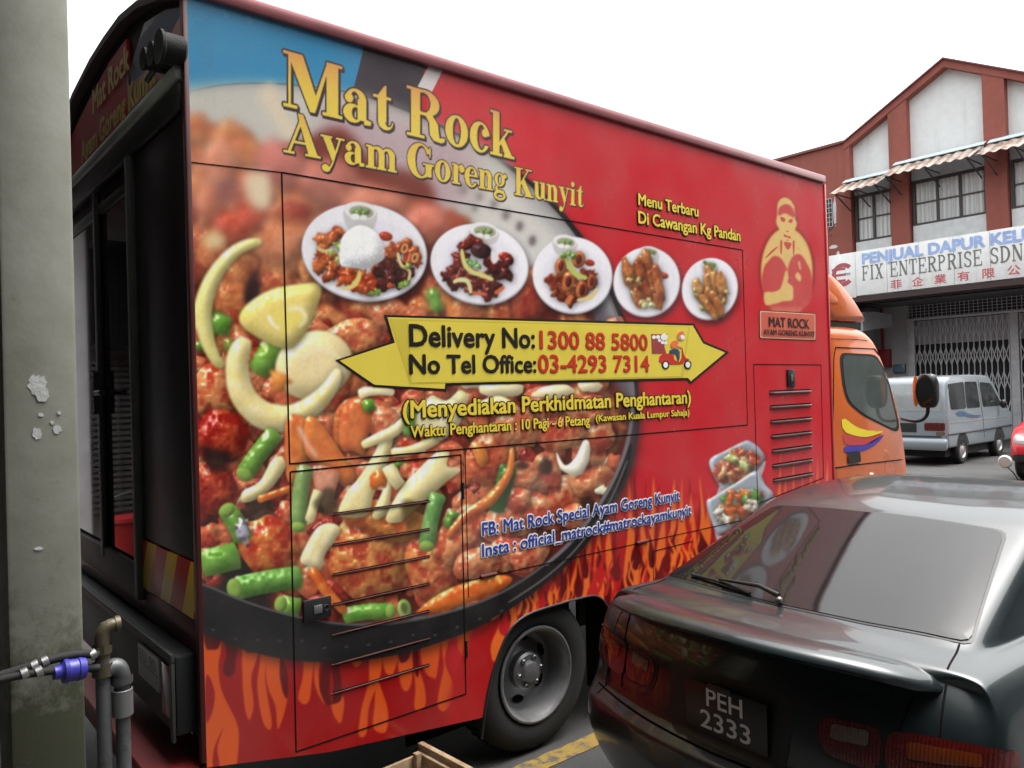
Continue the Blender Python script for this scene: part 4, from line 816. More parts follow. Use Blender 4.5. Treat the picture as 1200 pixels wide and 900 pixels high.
def title(word, quad, grad):
    wtot = sum(GLY[c][0]+2 if c != ' ' else 30 for c in word); pad = 14
    W, H = int((wtot+2*pad)*GS), int((104+44+2*pad)*GS)
    X = (np.arange(W)+.5)/GS-pad; Y = 104+pad-(np.arange(H)+.5)/GS
    XX, YY = np.meshgrid(X, Y); M = np.zeros((H,W), bool); x = 0
    for ch in word:
        if ch == ' ': x += 30; continue
        wd, ops = GLY[ch]; i0, i1 = max(int((x-6+pad)*GS), 0), min(int((x+wd+6+pad)*GS), W)
        xx, yy = XX[:,i0:i1]-x, YY[:,i0:i1]; m = np.zeros(xx.shape, bool)
        for op, a in ops:
            if op[1] == 'p':
                k = np.zeros(xx.shape, bool)
                for (ax, ay), (bx, by) in zip(a, a[1:]+a[:1]):
                    if ay != by: k ^= ((ay > yy) != (by > yy)) & (xx < (bx-ax)*(yy-ay)/(by-ay)+ax)
            else: k = ((xx-a[0])/a[2])**2+((yy-a[1])/a[3])**2 <= 1
            m = (m | k) if op[0] == '+' else (m & ~k)
        M[:,i0:i1] |= m; x += wd+2
    f = M.astype(np.float32)
    def dil(m, r):
        o = m.copy()
        for a in np.arange(0, 6.28, .39):
            o = np.maximum(o, np.roll(m, (int(round(r*math.sin(a))), int(round(r*math.cos(a)))), (0,1)))
        return o
    b1 = lambda a: box1(box1(a, 1, 0), 1, 1)
    out = b1(np.maximum(dil(f, 4.6*GS/1.6), np.roll(dil(f, 4.2*GS/1.6), (6,4), (0,1)))); fill = b1(f)
    # projective map sheet -> lettering strip
    src = np.array(quad, float); dst = np.array([(0,100),(wtot,100),(0,0),(wtot,0)], float)
    A = []
    for (u, v), (p, q) in zip(src, dst): A += [[u,v,1,0,0,0,-p*u,-p*v,p],[0,0,0,u,v,1,-q*u,-q*v,q]]
    A = np.array(A); h = np.append(np.linalg.solve(A[:,:8], A[:,8]), 1).reshape(3,3)
    w = window(src, 22); ys = AY+(np.arange(w[0].start,w[0].stop)+.5)/AS; xs = AX+(np.arange(w[1].start,w[1].stop)+.5)/AS
    U, V = np.meshgrid(xs, ys); D = h[2,0]*U+h[2,1]*V+1
    p = (h[0,0]*U+h[0,1]*V+h[0,2])/D; q = (h[1,0]*U+h[1,1]*V+h[1,2])/D
    ii = ((104+pad-q)*GS).astype(int); jj = ((p+pad)*GS).astype(int)
    ok = (ii >= 0) & (ii < H) & (jj >= 0) & (jj < W); ii = np.clip(ii, 0, H-1); jj = np.clip(jj, 0, W-1)
    over(w, out[ii,jj]*ok, rgb((66,52,58)))
    t = np.clip(q/100, 0, 1)[...,None]
    over(w, fill[ii,jj]*ok, rgb((234,206,84))*(1-t**2*grad)+rgb((226,156,92))*t**2*grad)
title('Mat Rock', [(332,58),(603,136),(332,124),(603,187)], .9)
title('Ayam Goreng Kunyit', [(332,131),(684,214),(332,178),(684,243)], .45)
art[:] = np.clip(art*(1+N4[...,None]*.03), 0, 1)
# ---------------- the food truck ----------------
XS = -3.038; Y0, Y1, ZT = .988, 5.815, 3.462
trk = thing('food_truck', 'red food truck with a printed food picture on its side and an orange cab', 'food truck', (-4.1, 3.4, 0))
def P_(u, v, d=0): q = on_x(u, v, XS); return Vector((XS+d, q[1], q[2]))
def bottom(y): return float(np.interp(y, [.988,1.5,2.297,3.22,3.3,4.2,5.815], [.50,.395,.303,.303,.33,.40,.45]))
ARCH = [(2.297,.20),(2.345,.44),(2.43,.61),(2.50,.70),(2.60,.742),(2.75,.752),(3.05,.752),(3.14,.74),(3.21,.68),(3.27,.56),(3.30,.40),(3.30,.2)]
def vinyl_panel():
    us = np.linspace(on_x(219,0,XS)[1], 1, 2)
    f = lambda u: on_x(u, 430, XS)[1]
    ys = np.array([f(u) for u in np.linspace(230, 968.6, 860)]); ys = Y0+(ys-ys[0])*(Y1-Y0)/(ys[-1]-ys[0])
    nz = 800; t = np.linspace(0, 1, nz)
    zb = np.array([bottom(y) for y in ys]); Yg = np.repeat(ys[:,None], nz, 1); Zg = zb[:,None]+(ZT-zb[:,None])*t[None]
    rel = np.stack([np.full_like(Yg, XS), Yg, Zg-CAM_H], -1) @ R_CAM.T
    u = rel[...,0]/rel[...,2]*F_PX+600; v = rel[...,1]/rel[...,2]*F_PX+450          # position on the artwork sheet
    i = np.clip((v-AY)*AS-.5, 0, AH*AS-1.001); j = np.clip((u-AX)*AS-.5, 0, AW*AS-1.001)
    i0 = i.astype(int); j0 = j.astype(int); ti = (i-i0)[...,None]; tj = (j-j0)[...,None]
    c = (art[i0,j0]*(1-tj)+art[i0,j0+1]*tj)*(1-ti)+(art[i0+1,j0]*(1-tj)+art[i0+1,j0+1]*tj)*ti
    c = np.where(c <= .04045, c/12.92, ((c+.055)/1.055)**2.4)
    n = Yg.size; co = np.stack([np.full_like(Yg, XS), Yg, Zg], -1).reshape(-1,3)
    idx = np.arange(n).reshape(Yg.shape)
    q = np.stack([idx[:-1,:-1], idx[1:,:-1], idx[1:,1:], idx[:-1,1:]], -1).reshape(-1,4)
    yc = (Yg[:-1,:-1]+Yg[1:,1:]).reshape(-1)/2; zc = (Zg[:-1,:-1]+Zg[1:,1:]).reshape(-1)/2
    ap = np.array(chaikin(ARCH, 2, False)); ok = ~((yc > 2.297) & (yc < 3.30) & (zc < np.interp(yc, ap[:,0], ap[:,1])))
    q = q[ok]
    me = bpy.data.meshes.new('printed_panel'); me.vertices.add(n); me.vertices.foreach_set('co', co.astype(np.float32).ravel())
    me.loops.add(len(q)*4); me.loops.foreach_set('vertex_index', q.astype(np.int32).ravel())
    me.polygons.add(len(q)); me.polygons.foreach_set('loop_start', np.arange(len(q), dtype=np.int32)*4)
    me.update(calc_edges=True)
    at = me.color_attributes.new('print', 'FLOAT_COLOR', 'POINT')
    at.data.foreach_set('color', np.concatenate([c.reshape(-1,3), np.ones((n,1))], 1).astype(np.float32).ravel())
    m, t_, p = node_mat('printed_vinyl'); N, L = t_.nodes.new, t_.links.new
    a = N('ShaderNodeVertexColor'); a.layer_name = 'print'
    tc = N('ShaderNodeTexCoord'); nz1 = N('ShaderNodeTexNoise'); nz1.inputs['Scale'].default_value = 2.2; nz1.inputs['Detail'].default_value = 7; L(tc.outputs['Object'], nz1.inputs['Vector'])
    # road dust: a thin film, thicker towards the sills
    d = N('ShaderNodeMix'); d.data_type = 'RGBA'; mr = N('ShaderNodeMapRange'); L(nz1.outputs[0], mr.inputs[0]); mr.inputs[1].default_value = .35; mr.inputs[2].default_value = .8; mr.inputs[3].default_value = .0; mr.inputs[4].default_value = .13
    L(mr.outputs[0], d.inputs[0]); L(a.outputs['Color'], d.inputs[6]); d.inputs[7].default_value = (.30,.27,.24,1)
    mp = N('ShaderNodeMapping'); mp.inputs['Scale'].default_value = (1,1,.06); L(tc.outputs['Object'], mp.inputs['Vector'])
    n4 = N('ShaderNodeTexNoise'); n4.inputs['Scale'].default_value = 9; n4.inputs['Detail'].default_value = 8; n4.inputs['Roughness'].default_value = .75; L(mp.outputs[0], n4.inputs['Vector'])
    m4 = N('ShaderNodeMapRange'); L(n4.outputs[0], m4.inputs[0]); m4.inputs[1].default_value = .54; m4.inputs[2].default_value = .80; m4.inputs[4].default_value = .17
    x4 = N('ShaderNodeMix'); x4.data_type = 'RGBA'; L(m4.outputs[0], x4.inputs[0]); L(d.outputs[2], x4.inputs[6]); x4.inputs[7].default_value = (.09,.065,.055,1)
    L(x4.outputs[2], p.inputs['Base Color'])
    r = N('ShaderNodeMapRange'); L(nz1.outputs[0], r.inputs[0]); r.inputs[3].default_value = .16; r.inputs[4].default_value = .34; L(r.outputs[0], p.inputs['Roughness'])
    n2 = N('ShaderNodeTexNoise'); n2.inputs['Scale'].default_value = 1.4; n2.inputs['Detail'].default_value = 2; L(tc.outputs['Object'], n2.inputs['Vector'])
    b = N('ShaderNodeBump'); b.inputs['Strength'].default_value = .16; b.inputs['Distance'].default_value = .05; L(n2.outputs[0], b.inputs['Height']); L(b.outputs[0], p.inputs['Normal'])
    p.inputs['Coat Weight'].default_value = .35; p.inputs['Coat Roughness'].default_value = .12
    return link_mesh('printed_panel', me, m, trk, 0)
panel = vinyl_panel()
REDP = mat('red_truck_paint', (.40,.022,.03), .3, coat=.5, vary=.08)
DRED = mat('dark_red_paint', (.06,.005,.006), .45, coat=.1, vary=.2)
# box behind the print, arched roof, rims
prof = [(-5.34,1.0),(-5.34,3.44),(-5.2,3.58),(-4.95,3.66),(-4.5,3.70),(-4.2,3.705),(-3.9,3.69),(-3.6,3.64),(-3.3,3.55),(XS-.012,3.45),(XS-.012,1.0)]
MB().prism(prof, 'y', 1.02, 5.8).obj('cargo_box', REDP, trk)
roof = [(-5.36,3.40),(-5.36,3.46),(-5.22,3.58),(-4.95,3.66),(-4.5,3.705),(-4.2,3.71),(-3.9,3.70),(-3.6,3.65),(-3.3,3.56),(XS-.02,3.475)]
MB().prism(roof+[(x+.01,z-.035) for x, z in roof[::-1][:-1]], 'y', .955, 1.4).obj('roof_visor', mat('dark_visor', (.03,.012,.014), .5), trk)
RIMM = mat('rim_moulding', (.30,.10,.11), .35, .3, coat=.3, vary=.15)
MB().box(XS-.03, XS+.022, .96, 5.82, 3.452, 3.51, .008).obj('roof_rim', RIMM, trk)
MB().box(XS-.012, XS+.008, 5.815, 5.845, .5, 3.45, .006).obj('corner_trim', REDP, trk)
MB().box(XS-.03, XS+.006, .968, .9875, .52, 3.452, .004).obj('corner_trim', DRED, trk)
# seams of the hatches
SEAM = mat('seam_shadow_gap', (.006,.004,.004), .9, spec=.1)
def seam(name, pts, w=.0055, closed=False, m=SEAM):
    mb = MB(); Q = [P_(u, v) for u, v in pts]; n = len(Q)
    for k in range(n if closed else n-1):
        a, b = Q[k], Q[(k+1)%n]; t = (b-a).normalized(); s = Vector((0, -t.z, t.y))*w/2; o = Vector((.0016,0,0))
        A = [a+s+o, b+s+o, b-s+o, a-s+o]; o = Vector((.001,0,0)); mb.loft([[p-o for p in A], A])
    return mb.obj(name, m, trk, 0)
seam('serving_hatch_seam', [(330,202),(870,293),(876,498),(339.5,543.5)], .006, True)
seam('generator_door_seam', [(340,553),(540,533),(546,813),(347,881)], .006, True)
seam('panel_seam', [(545,530),(549,700)], .004)
seam('panel_seam', [(546,681),(760,634),(868,610)], .004)
seam('panel_seam', [(222,190),(330,202)], .004)
seam('locker_door_seam', [(883,427),(962,427.5),(965,560),(888,590)], .006, True)
seam('panel_seam', [(765,646),(766,690)], .004); seam('panel_seam', [(766,646),(812,634)], .005)
# pressed louvres
LIP = mat('louvre_lip', (.075,.018,.016), .35, coat=.6)
def louvre(u0, v0, u1, v1, r, dark=True):
    a, b = P_(u0,v0), P_(u1,v1)
    z = a.z; b = Vector((a.x, b.y, z))
    if dark: MB().box(XS+.0005, XS+.003, a.y, b.y, z+r*.3, z+r*2.2).obj('louvre_slot', SEAM, trk, 0)
    MB().tube(chaikin([(XS,a.y-.004,z),(XS+r*.9,a.y+.015,z),(XS+r*.9,b.y-.015,z),(XS,b.y+.004,z)], 2, False), r, 8).obj('louvre_lip', LIP, trk)
for k, (va, vb) in enumerate([(603,587),(639,619),(674,650),(709,682),(744,714),(779,747),(813,782)]): louvre(390, va, 503, vb, .0034)
for k in range(7): louvre(902+k*.7, 460.5+k*17.2, 949.5+k*.4, 459+k*16.3, .008)
# locks and hinges
def lock(P, name='lock_plate'):
    Q = [P_(u, v) for u, v in P]; ys = [q.y for q in Q]; zs = [q.z for q in Q]
    o = MB().box(XS, XS+.012, min(ys), max(ys), min(zs), max(zs), .004).obj(name, BLACK, trk)
    cy, cz = sum(ys)/len(ys), sum(zs)/len(zs); w, h = max(ys)-min(ys), max(zs)-min(zs)
    MB().box(XS+.0125, XS+.016, cy-w*.15, cy+w*.15, cz-h*.2, cz+h*.2, .002).obj('latch', GREYM, trk)
    MB().lathe([(min(w,h)*.13,0),(min(w,h)*.13,.004)], (XS+.0125, cy+(w*.3 if w > h else 0), cz-(0 if w > h else h*.32)), 'x', 14).obj('keyhole', STEEL, trk)
lock([(355,704),(387,699),(387,722),(355,728)]); lock([(922,433),(930,433),(930,453),(922,453)])
for u, v in ((542,575),(546,760)): q = P_(u, v); MB().tube([q+Vector((.005,0,-.04)), q+Vector((.005,0,.04))], .007, 8).obj('hinge', BLACK, trk)
for u, v in ((572,674),(752,635)): q = P_(u, v); MB().tube([q+Vector((.006,-.05,0)), q+Vector((.006,.05,0))], .008, 8).obj('hinge', DRED, trk)
MB().tube([(XS+.004,y,z) for y, z in chaikin(ARCH, 2, False)], .006, 8).obj('arch_lip', BLACK, trk)
# ---- cut vinyl laid over the print
YEL1 = mat('yellow_vinyl', (.72,.58,.075), .3, vary=.04); YEL2 = mat('yellow_vinyl_deep', (.60,.48,.06), .3, vary=.04)
INK = mat('black_vinyl', (.014,.012,.012), .35, vary=.1); REDV = mat('red_vinyl', (.52,.035,.02), .35, vary=.06)
BLUV = mat('blue_vinyl', (.02,.045,.33), .35, vary=.08); WHIV = mat('white_vinyl', (.80,.80,.80), .35, vary=.04); LYEL = mat('letter_yellow_vinyl', (.78,.60,.06), .35, vary=.06)
def poly(name, pts, m, d0, d1, parent=trk):
    return MB().prism([P_(u, v)[1:] for u, v in pts], 'x', XS+d0, XS+d1).obj(name, m, parent, 0)
AR = [(393,422),(459,400),(450,369),(813,379),(825.5,400.5),(854.5,412.5),(809,450.5),(804.5,445.5),(524,451.5),(523,458.5),(437.5,453.5)]
c_ = (630,414)
bn = poly('phone_banner', AR, INK, .0008, .0018)
def grow(P, k):
    Q = []
    for i in range(len(P)):
        a, b, c = np.array(P[i-1]), np.array(P[i]), np.array(P[(i+1)%len(P)])
        e1 = (b-a)/np.linalg.norm(b-a); e2 = (c-b)/np.linalg.norm(c-b); n1 = np.array([-e1[1],e1[0]]); n2 = np.array([-e2[1],e2[0]])
        s = n1+n2; s = s/max(.5, (s@s)/2); Q.append(tuple(b+s*k))
    return Q
ARI = grow(AR, 2.7) if abs(grow(AR,2.7)[0][0]-393) < 12 and grow(AR,2.7)[0][0] > 393 else grow(AR, -2.7)
poly('banner_face', ARI, YEL1, .0022, .003)
poly('banner_fold', [(464,399),(456,373.5),(808,382.5),(800,442),(480,450)], YEL2, .0032, .0036)
poly('banner_face', [(478,376.5),(806,383.5),(797,441),(482,448.5)], YEL1, .0037, .004)
def words(name, body, uL, vT, vB, uR, m, bold=.02, outline=None, om=None):
    a, b, c = P_(uL,vT), P_(uL,vB), P_(uR, (vT+vB)/2)
    def place(s, t, d): return Vector((XS+d, a.y+(c.y-a.y)*s, b.z+(a.z-b.z)*t))
    return lettering(name, body, m, trk, place, bold, outline, om)
words('menu_lettering', 'Menu Terbaru', 746.7, 226.5, 240.5, 817, LYEL, .026, .06, INK)
words('menu_lettering', 'Di Cawangan Kg Pandan', 746.7, 247, 262, 866, LYEL, .026, .06, INK)
words('delivery_lettering', 'Delivery No:', 478.3, 379.5, 406, 625.7, INK, .026)
words('phone_number', '1300 88 5800', 631, 387.3, 409, 758, REDV, .026)
words('office_lettering', 'No Tel Office:', 478.3, 415, 438.5, 627.5, INK, .026)
words('phone_number', '03-4293 7314', 629, 415.5, 437.5, 760, REDV, .026)
words('service_lettering', '(Menyediakan Perkhidmatan Penghantaran)', 470.7, 469.5, 491.2, 809, LYEL, .028, .05, INK)
words('hours_lettering', 'Waktu Penghantaran : 10 Pagi - 6 Petang', 480, 499, 513.3, 690.7, LYEL, .028, .05, INK)
words('hours_lettering', '(Kawasan Kuala Lumpur Sahaja)', 697, 486, 494.5, 807, LYEL, .028, .05, INK)
words('social_lettering', 'FB: Mat Rock Special Ayam Goreng Kunyit', 564, 612.5, 628.3, 796.7, BLUV, .014, .07, WHIV)
words('social_lettering', 'Insta : official_matrock#matrockayamkunyit', 564, 637.5, 653, 810.7, BLUV, .014, .07, WHIV)
BADGE = mat('badge_orange', (.55,.11,.07), .35, vary=.05); BEDGE = mat('badge_edge', (.70,.42,.25), .35)
def rrect(P, k=.18):
    Q = []
    for i in range(4):
        a, b, c = np.array(P[i-1]), np.array(P[i]), np.array(P[(i+1)%4]); h = 10*k
        Q += [tuple(b+(a-b)/np.linalg.norm(a-b)*h), tuple(b*.6+.4*(b+((a-b)/np.linalg.norm(a-b)+(c-b)/np.linalg.norm(c-b))*h*.5)), tuple(b+(c-b)/np.linalg.norm(c-b)*h)]
    return Q
poly('name_badge', rrect([(889.4,363),(956,367),(956,399.5),(889.6,397)]), DRED, .001, .002)
poly('badge_edge', rrect([(890.3,364.2),(955.2,368),(955.2,398.4),(890.5,396)]), BEDGE, .0022, .0026)
poly('badge_face', rrect([(891.4,365.4),(954.2,369),(954.2,397.3),(891.6,394.9)]), BADGE, .0028, .0032)
words('badge_lettering', 'MAT ROCK', 900, 371, 382.8, 947.5, INK, .02)
words('badge_lettering', 'AYAM GORENG KUNYIT', 893.5, 385.6, 392.2, 954, INK, .02)
# delivery rider on the banner
RID = dict(r=REDV, k=INK, w=WHIV, s=mat('skin_vinyl', (.55,.27,.13), .4), n=mat('denim_vinyl', (.035,.06,.13), .4), o=mat('orange_vinyl', (.70,.16,.05), .4), g=mat('box_red_vinyl', (.30,.05,.05), .4))
rd = MB()
def rid(s, c, d, smooth=2):
    pts = [(750+a/10.91, 375+b/10.91) for a, b in pc(s)]
    return MB().prism([P_(u, v)[1:] for u, v in (chaikin(pts, smooth) if smooth else pts)], 'x', XS+.0042, XS+.0042+d).obj('delivery_rider', RID[c], trk, 0)
def ellz(x, y, rx, ry): return ' '.join(f'{x+rx*math.cos(t):.1f},{y+ry*math.sin(t):.1f}' for t in np.linspace(0, 6.28, 22)[:-1])
rid('135,180 345,180 300,330 330,432 145,432', 'g', .0010, 0)
for x, y, r in ((170,220,24),(222,218,26),(300,220,44),(240,262,20),(280,288,22),(322,295,22)): rid(ellz(x, y, r, r), 'w', .0014, 0)
rid('250,430 420,430 430,520 520,540 530,330 560,480 640,505 560,520 540,565 380,570 225,555', 'r', .0016, 1)
for x, y in ((318,575),(602,572)): rid(ellz(x,y,48,56), 'k', .0020, 0); rid(ellz(x,y,30,38), 'w', .0024, 0)
rid('400,268 460,258 490,290 460,330 470,365 410,365 372,325', 'o', .0024, 1); rid('470,320 540,350 535,368 462,345', 's', .0026, 1)
rid('360,400 400,368 500,375 495,520 470,528 455,430 380,432', 'n', .0028, 1); rid(ellz(515,205,52,58), 's', .0026, 0); rid('500,190 555,195 565,245 520,250', 'w', .0030, 1)
rid('470,160 520,140 560,165 500,190 475,230', 'o', .0032, 1)
# ---- wheels: lathe round the axle, outer face flush with the skirt
ALLOY = mat('wheel_steel', (.19,.19,.195), .42, .6, vary=.25, col2=(.04,.035,.03), c2at=(.58,.8), c2scale=7)
def wheel(name, y, xo, R=.405):
    c = (xo, y, R)
    w = MB().lathe([(.245,-.02),(.265,-.004),(.31,.0),(.365,-.006),(.392,-.03),(R,-.06),(R,-.18),(.39,-.21),(.27,-.22),(.245,-.2)], c, 'x', 56)
    t = w.obj('tyre', RUBBER, trk, 50)
    tr = MB()
    for k in range(46):
        a = 2*math.pi*k/46; tr.b.verts.ensure_lookup_table()
        tr.tube([(xo-.062, y+(R+.001)*math.cos(a), R+(R+.001)*math.sin(a)), (xo-.178, y+(R+.001)*math.cos(a+.05), R+(R+.001)*math.sin(a+.05))], .008, 4)
    tr.obj('tread', RUBBER, t)
    r = MB().lathe([(.242,-.012),(.250,-.004),(.250,.004),(.240,.006),(.226,-.004),(.216,-.03),(.208,-.075),(.200,-.13),(.170,-.142),(.120,-.132),(.098,-.118),(.098,-.075),(.086,-.064),(.060,-.062),(.050,-.04),(.030,-.034),(0,-.033)], c, 'x', 56).obj('rim', ALLOY, trk, 30)
    for k in range(6):
        a = 2*math.pi*k/6+.4; q = MB(); qq = []
        for j in range(14):
            b = 2*math.pi*j/14; qq.append((y+.163*math.cos(a)+.036*math.cos(b)*-math.sin(a)+.019*math.sin(b)*math.cos(a), R+.163*math.sin(a)+.036*math.cos(b)*math.cos(a)+.019*math.sin(b)*math.sin(a)))
        q.prism(qq, 'x', xo-.15, xo-.132).obj('hand_hole', SEAM, r)
    for k in range(6):
        a = 2*math.pi*k/6+.1; MB().lathe([(.013,-.075),(.013,-.052),(.008,-.048)], (xo, y+.076*math.cos(a), R+.076*math.sin(a)), 'x', 6).obj('wheel_nut', STEEL, r)
wheel('rear', 2.70, XS-.03); wheel('front', 6.35, XS-.10)
for y in (2.70, 6.35):
    MB().lathe([(.245,0),(.36,0),(.4,-.03),(.405,-.06),(.405,-.18),(.36,-.22),(.2,-.22)], (-4.82, y, .405), 'x', 40).obj('tyre', RUBBER, trk)
MB().tube([(-4.85,2.70,.405),(-3.25,2.70,.405)], .07, 12).obj('rear_axle', UNDER, trk); MB().tube([(-4.85,6.35,.405),(-3.3,6.35,.405)], .06, 12).obj('front_axle', UNDER, trk)
ch = MB(); ch.box(-4.5, -4.4, 1.05, 7.0, .62, .82); ch.box(-3.8, -3.7, 1.05, 7.0, .62, .82)
ch.obj('chassis_rail', UNDER, trk)
MB().box(-5.33, XS-.03, 1.03, 5.79, .86, .995).obj('box_floor', UNDER, trk)
MB().box(XS-.36, XS-.34, 1.05, 2.20, .42, .86).obj('skirt_liner', UNDER, trk); MB().box(XS-.48, XS-.46, 2.16, 3.36, .05, .86).obj('arch_shade_board', UNDER, trk); MB().box(XS-.36, XS-.34, 3.32, 5.7, .45, .86).obj('skirt_liner', UNDER, trk)  # dark board added behind the wheel, standing in for shade under the truck
MB().box(XS-.30, XS-.05, 3.34, 3.36, .10, .86).obj('mud_flap', RUBBER, trk)
# ---- rear end
YR = Y0
def Rz(u, v, y=YR): return Vector(on_y(u, v, y))
REARD = mat('rear_dark_panel', (.008,.005,.006), .42, vary=.3, spec=.25); FRAME = mat('rear_frame_grey', (.05,.052,.05), .5, .2, vary=.2)
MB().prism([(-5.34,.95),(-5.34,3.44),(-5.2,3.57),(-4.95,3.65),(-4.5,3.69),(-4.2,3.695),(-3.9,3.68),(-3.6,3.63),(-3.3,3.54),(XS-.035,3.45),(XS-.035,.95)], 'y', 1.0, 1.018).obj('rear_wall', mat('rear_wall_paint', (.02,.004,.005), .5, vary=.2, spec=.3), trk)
HEADR = mat('header_red', (.50,.025,.03), .45); 
hd = MB().prism([(-5.32,3.19),(-5.32,3.40),(-5.2,3.47),(-4.6,3.56),(-4.2,3.60),(-3.9,3.60),(-3.85,3.19)], 'y', .985, .999).obj('header_sign', HEADR, trk)
MB().prism([(-3.849,3.19),(-3.90,3.42),(-3.6,3.56),(-3.3,3.50),(XS-.035,3.42),(XS-.035,3.35),(-3.45,3.19)], 'y', .986, .999).obj('header_flag', mat('header_blue', (.02,.045,.09), .35, coat=.3), trk)
MB().prism([(-3.86,3.19),(-3.87,3.42),(-3.885,3.42),(-3.875,3.19)], 'y', .982, .984).obj('header_stripe', mat('header_stripe_grey', (.3,.3,.3), .4), trk)
MB().prism([(-3.84,3.19),(-3.86,3.36),(-3.4,3.33),(XS-.035,3.40),(XS-.035,3.19)], 'y', .980, .984).obj('header_plate_print', mat('header_pink', (.36,.20,.20), .4), trk)
def rwords(body, x0, x1, zb, zt, m, y=.978):
    lettering('header_lettering', body, m, trk, lambda s, t, d: Vector((x0+(x1-x0)*s, y-d*.3, zb+(zt-zb)*t)), .03)
HYEL = mat('header_yellow', (.62,.45,.05), .4)
rwords('Mat Rock', -4.55, -3.82, 3.43, 3.56, HYEL); rwords('Ayam Goreng Kunyit', -4.85, -3.42, 3.24, 3.36, HYEL)
MB().box(-5.34, XS-.02, .94, .985, 3.13, 3.185, .008).obj('gutter', mat('gutter_grey', (.30,.31,.29), .5, .2, vary=.2), trk)
MB().box(-5.34, XS-.035, .955, .999, 3.02, 3.125, .006).obj('door_header', BLACK, trk)
MB().box(-3.83, -3.78, .945, .995, 1.0, 3.02, .006).obj('door_post', FRAME, trk)
MB().box(-5.32, -3.835, .97, .995, 2.88, 2.93, .004).obj('door_rail', FRAME, trk)
MB().prism([(-5.31,1.16),(-3.84,1.16),(-3.84,2.88),(-5.31,2.88)], 'y', .984, .992).obj('door_glass', GLASS, trk)
MB().box(-4.52, -4.46, .955, .983, 1.1, 3.0, .006).obj('door_stile', BLACK, trk)
MB().box(-5.32, -3.835, .96, .995, 1.0, 1.15, .006).obj('door_sill', FRAME, trk)
dh = MB(); dh.tube([(-4.43,.975,1.95),(-4.43,.93,1.95),(-4.30,.93,1.95)], .014, 8); dh.tube([(-4.49,.955,1.84),(-4.49,.955,2.06)], .02, 8); dh.obj('door_handle', BLACK, trk)
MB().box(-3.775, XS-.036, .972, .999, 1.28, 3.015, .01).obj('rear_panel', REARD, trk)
def stripe_mat():
    m, t, p = node_mat('hazard_stripes'); N, L = t.nodes.new, t.links.new
    tc = N('ShaderNodeTexCoord'); s = N('ShaderNodeSeparateXYZ'); L(tc.outputs['Object'], s.inputs[0])
    a = N('ShaderNodeMath'); a.operation = 'MULTIPLY_ADD'; L(s.outputs[2], a.inputs[0]); a.inputs[1].default_value = -.55; L(s.outputs[0], a.inputs[2])
    b = N('ShaderNodeMath'); b.operation = 'MULTIPLY'; L(a.outputs[0], b.inputs[0]); b.inputs[1].default_value = -3.4
    f = N('ShaderNodeMath'); f.operation = 'FRACT'; L(b.outputs[0], f.inputs[0]); g_ = N('ShaderNodeMath'); g_.operation = 'GREATER_THAN'; L(f.outputs[0], g_.inputs[0]); g_.inputs[1].default_value = .55
    mx = N('ShaderNodeMix'); mx.data_type = 'RGBA'; L(g_.outputs[0], mx.inputs[0]); mx.inputs[6].default_value = (.42,.02,.015,1); mx.inputs[7].default_value = (.70,.42,.02,1); L(mx.outputs[2], p.inputs['Base Color']); p.inputs['Roughness'].default_value = .35
    return m
MB().box(-3.775, XS-.036, .968, .995, 1.055, 1.275, .003).obj('hazard_stripe', stripe_mat(), trk)
MB().box(-5.32, XS-.036, .975, .998, .93, .998, .003).obj('tail_board', DRED, trk); MB().box(-3.775, XS-.036, .973, .996, .93, 1.05, .003).obj('tail_board', DRED, trk)
bp_ = MB(); bp_.box(-5.3, -3.10, .90, .99, .62, .925, .012); bp = bp_.obj('rear_bumper', mat('bumper_grey', (.016,.019,.019), .5, .2, vary=.3), trk)
MB().box(-5.3, -3.10, .885, .90, .90, .935, .004).obj('bumper_edge', FRAME, trk)
MB().box(-3.13, -3.10, .885, .899, .60, .90, .004).obj('bumper_edge', FRAME, trk)
np_ = MB().box(-3.56, -3.27, .885, .897, .745, .88, .003).obj('number_plate', mat('plate_white', (.34,.35,.35), .5), trk)
lettering('plate_lettering', 'BU 90', INK, trk, lambda s, t, d: Vector((-3.54+.25*s, .884-d*.3, .82+.048*t)), .03)
MB().box(-3.555, -3.275, .8835, .8848, .806, .81).obj('plate_rule', INK, trk)
MB().box(-3.24, -3.14, .888, .899, .68, .88, .004).obj('tail_lamp', mat('dark_lamp', (.08,.008,.008), .2, coat=1), trk)
MB().box(-5.2, -3.06, .80, 1.05, .40, .50, .01).obj('under_bar', mat('under_bar_red', (.16,.010,.010), .5), trk)
for k, (u, v, rr) in enumerate(((181,72,.040),(190,66,.042),(200,58,.058))):
    q = Rz(u, v, .93); MB().lathe([(0,.05),(rr*.75,.05),(rr,.04),(rr,-.03),(rr*1.12,-.036),(rr*1.12,-.045),(rr*.9,-.042),(0,-.03)], (q.x,.93,q.z), 'y', 24).obj('floodlight', RUBBER, trk)
MB().tube([(-3.45,.95,3.25),(-3.30,.95,3.27),(-3.12,.95,3.25)], .012, 8).obj('light_bracket', BLACK, trk)
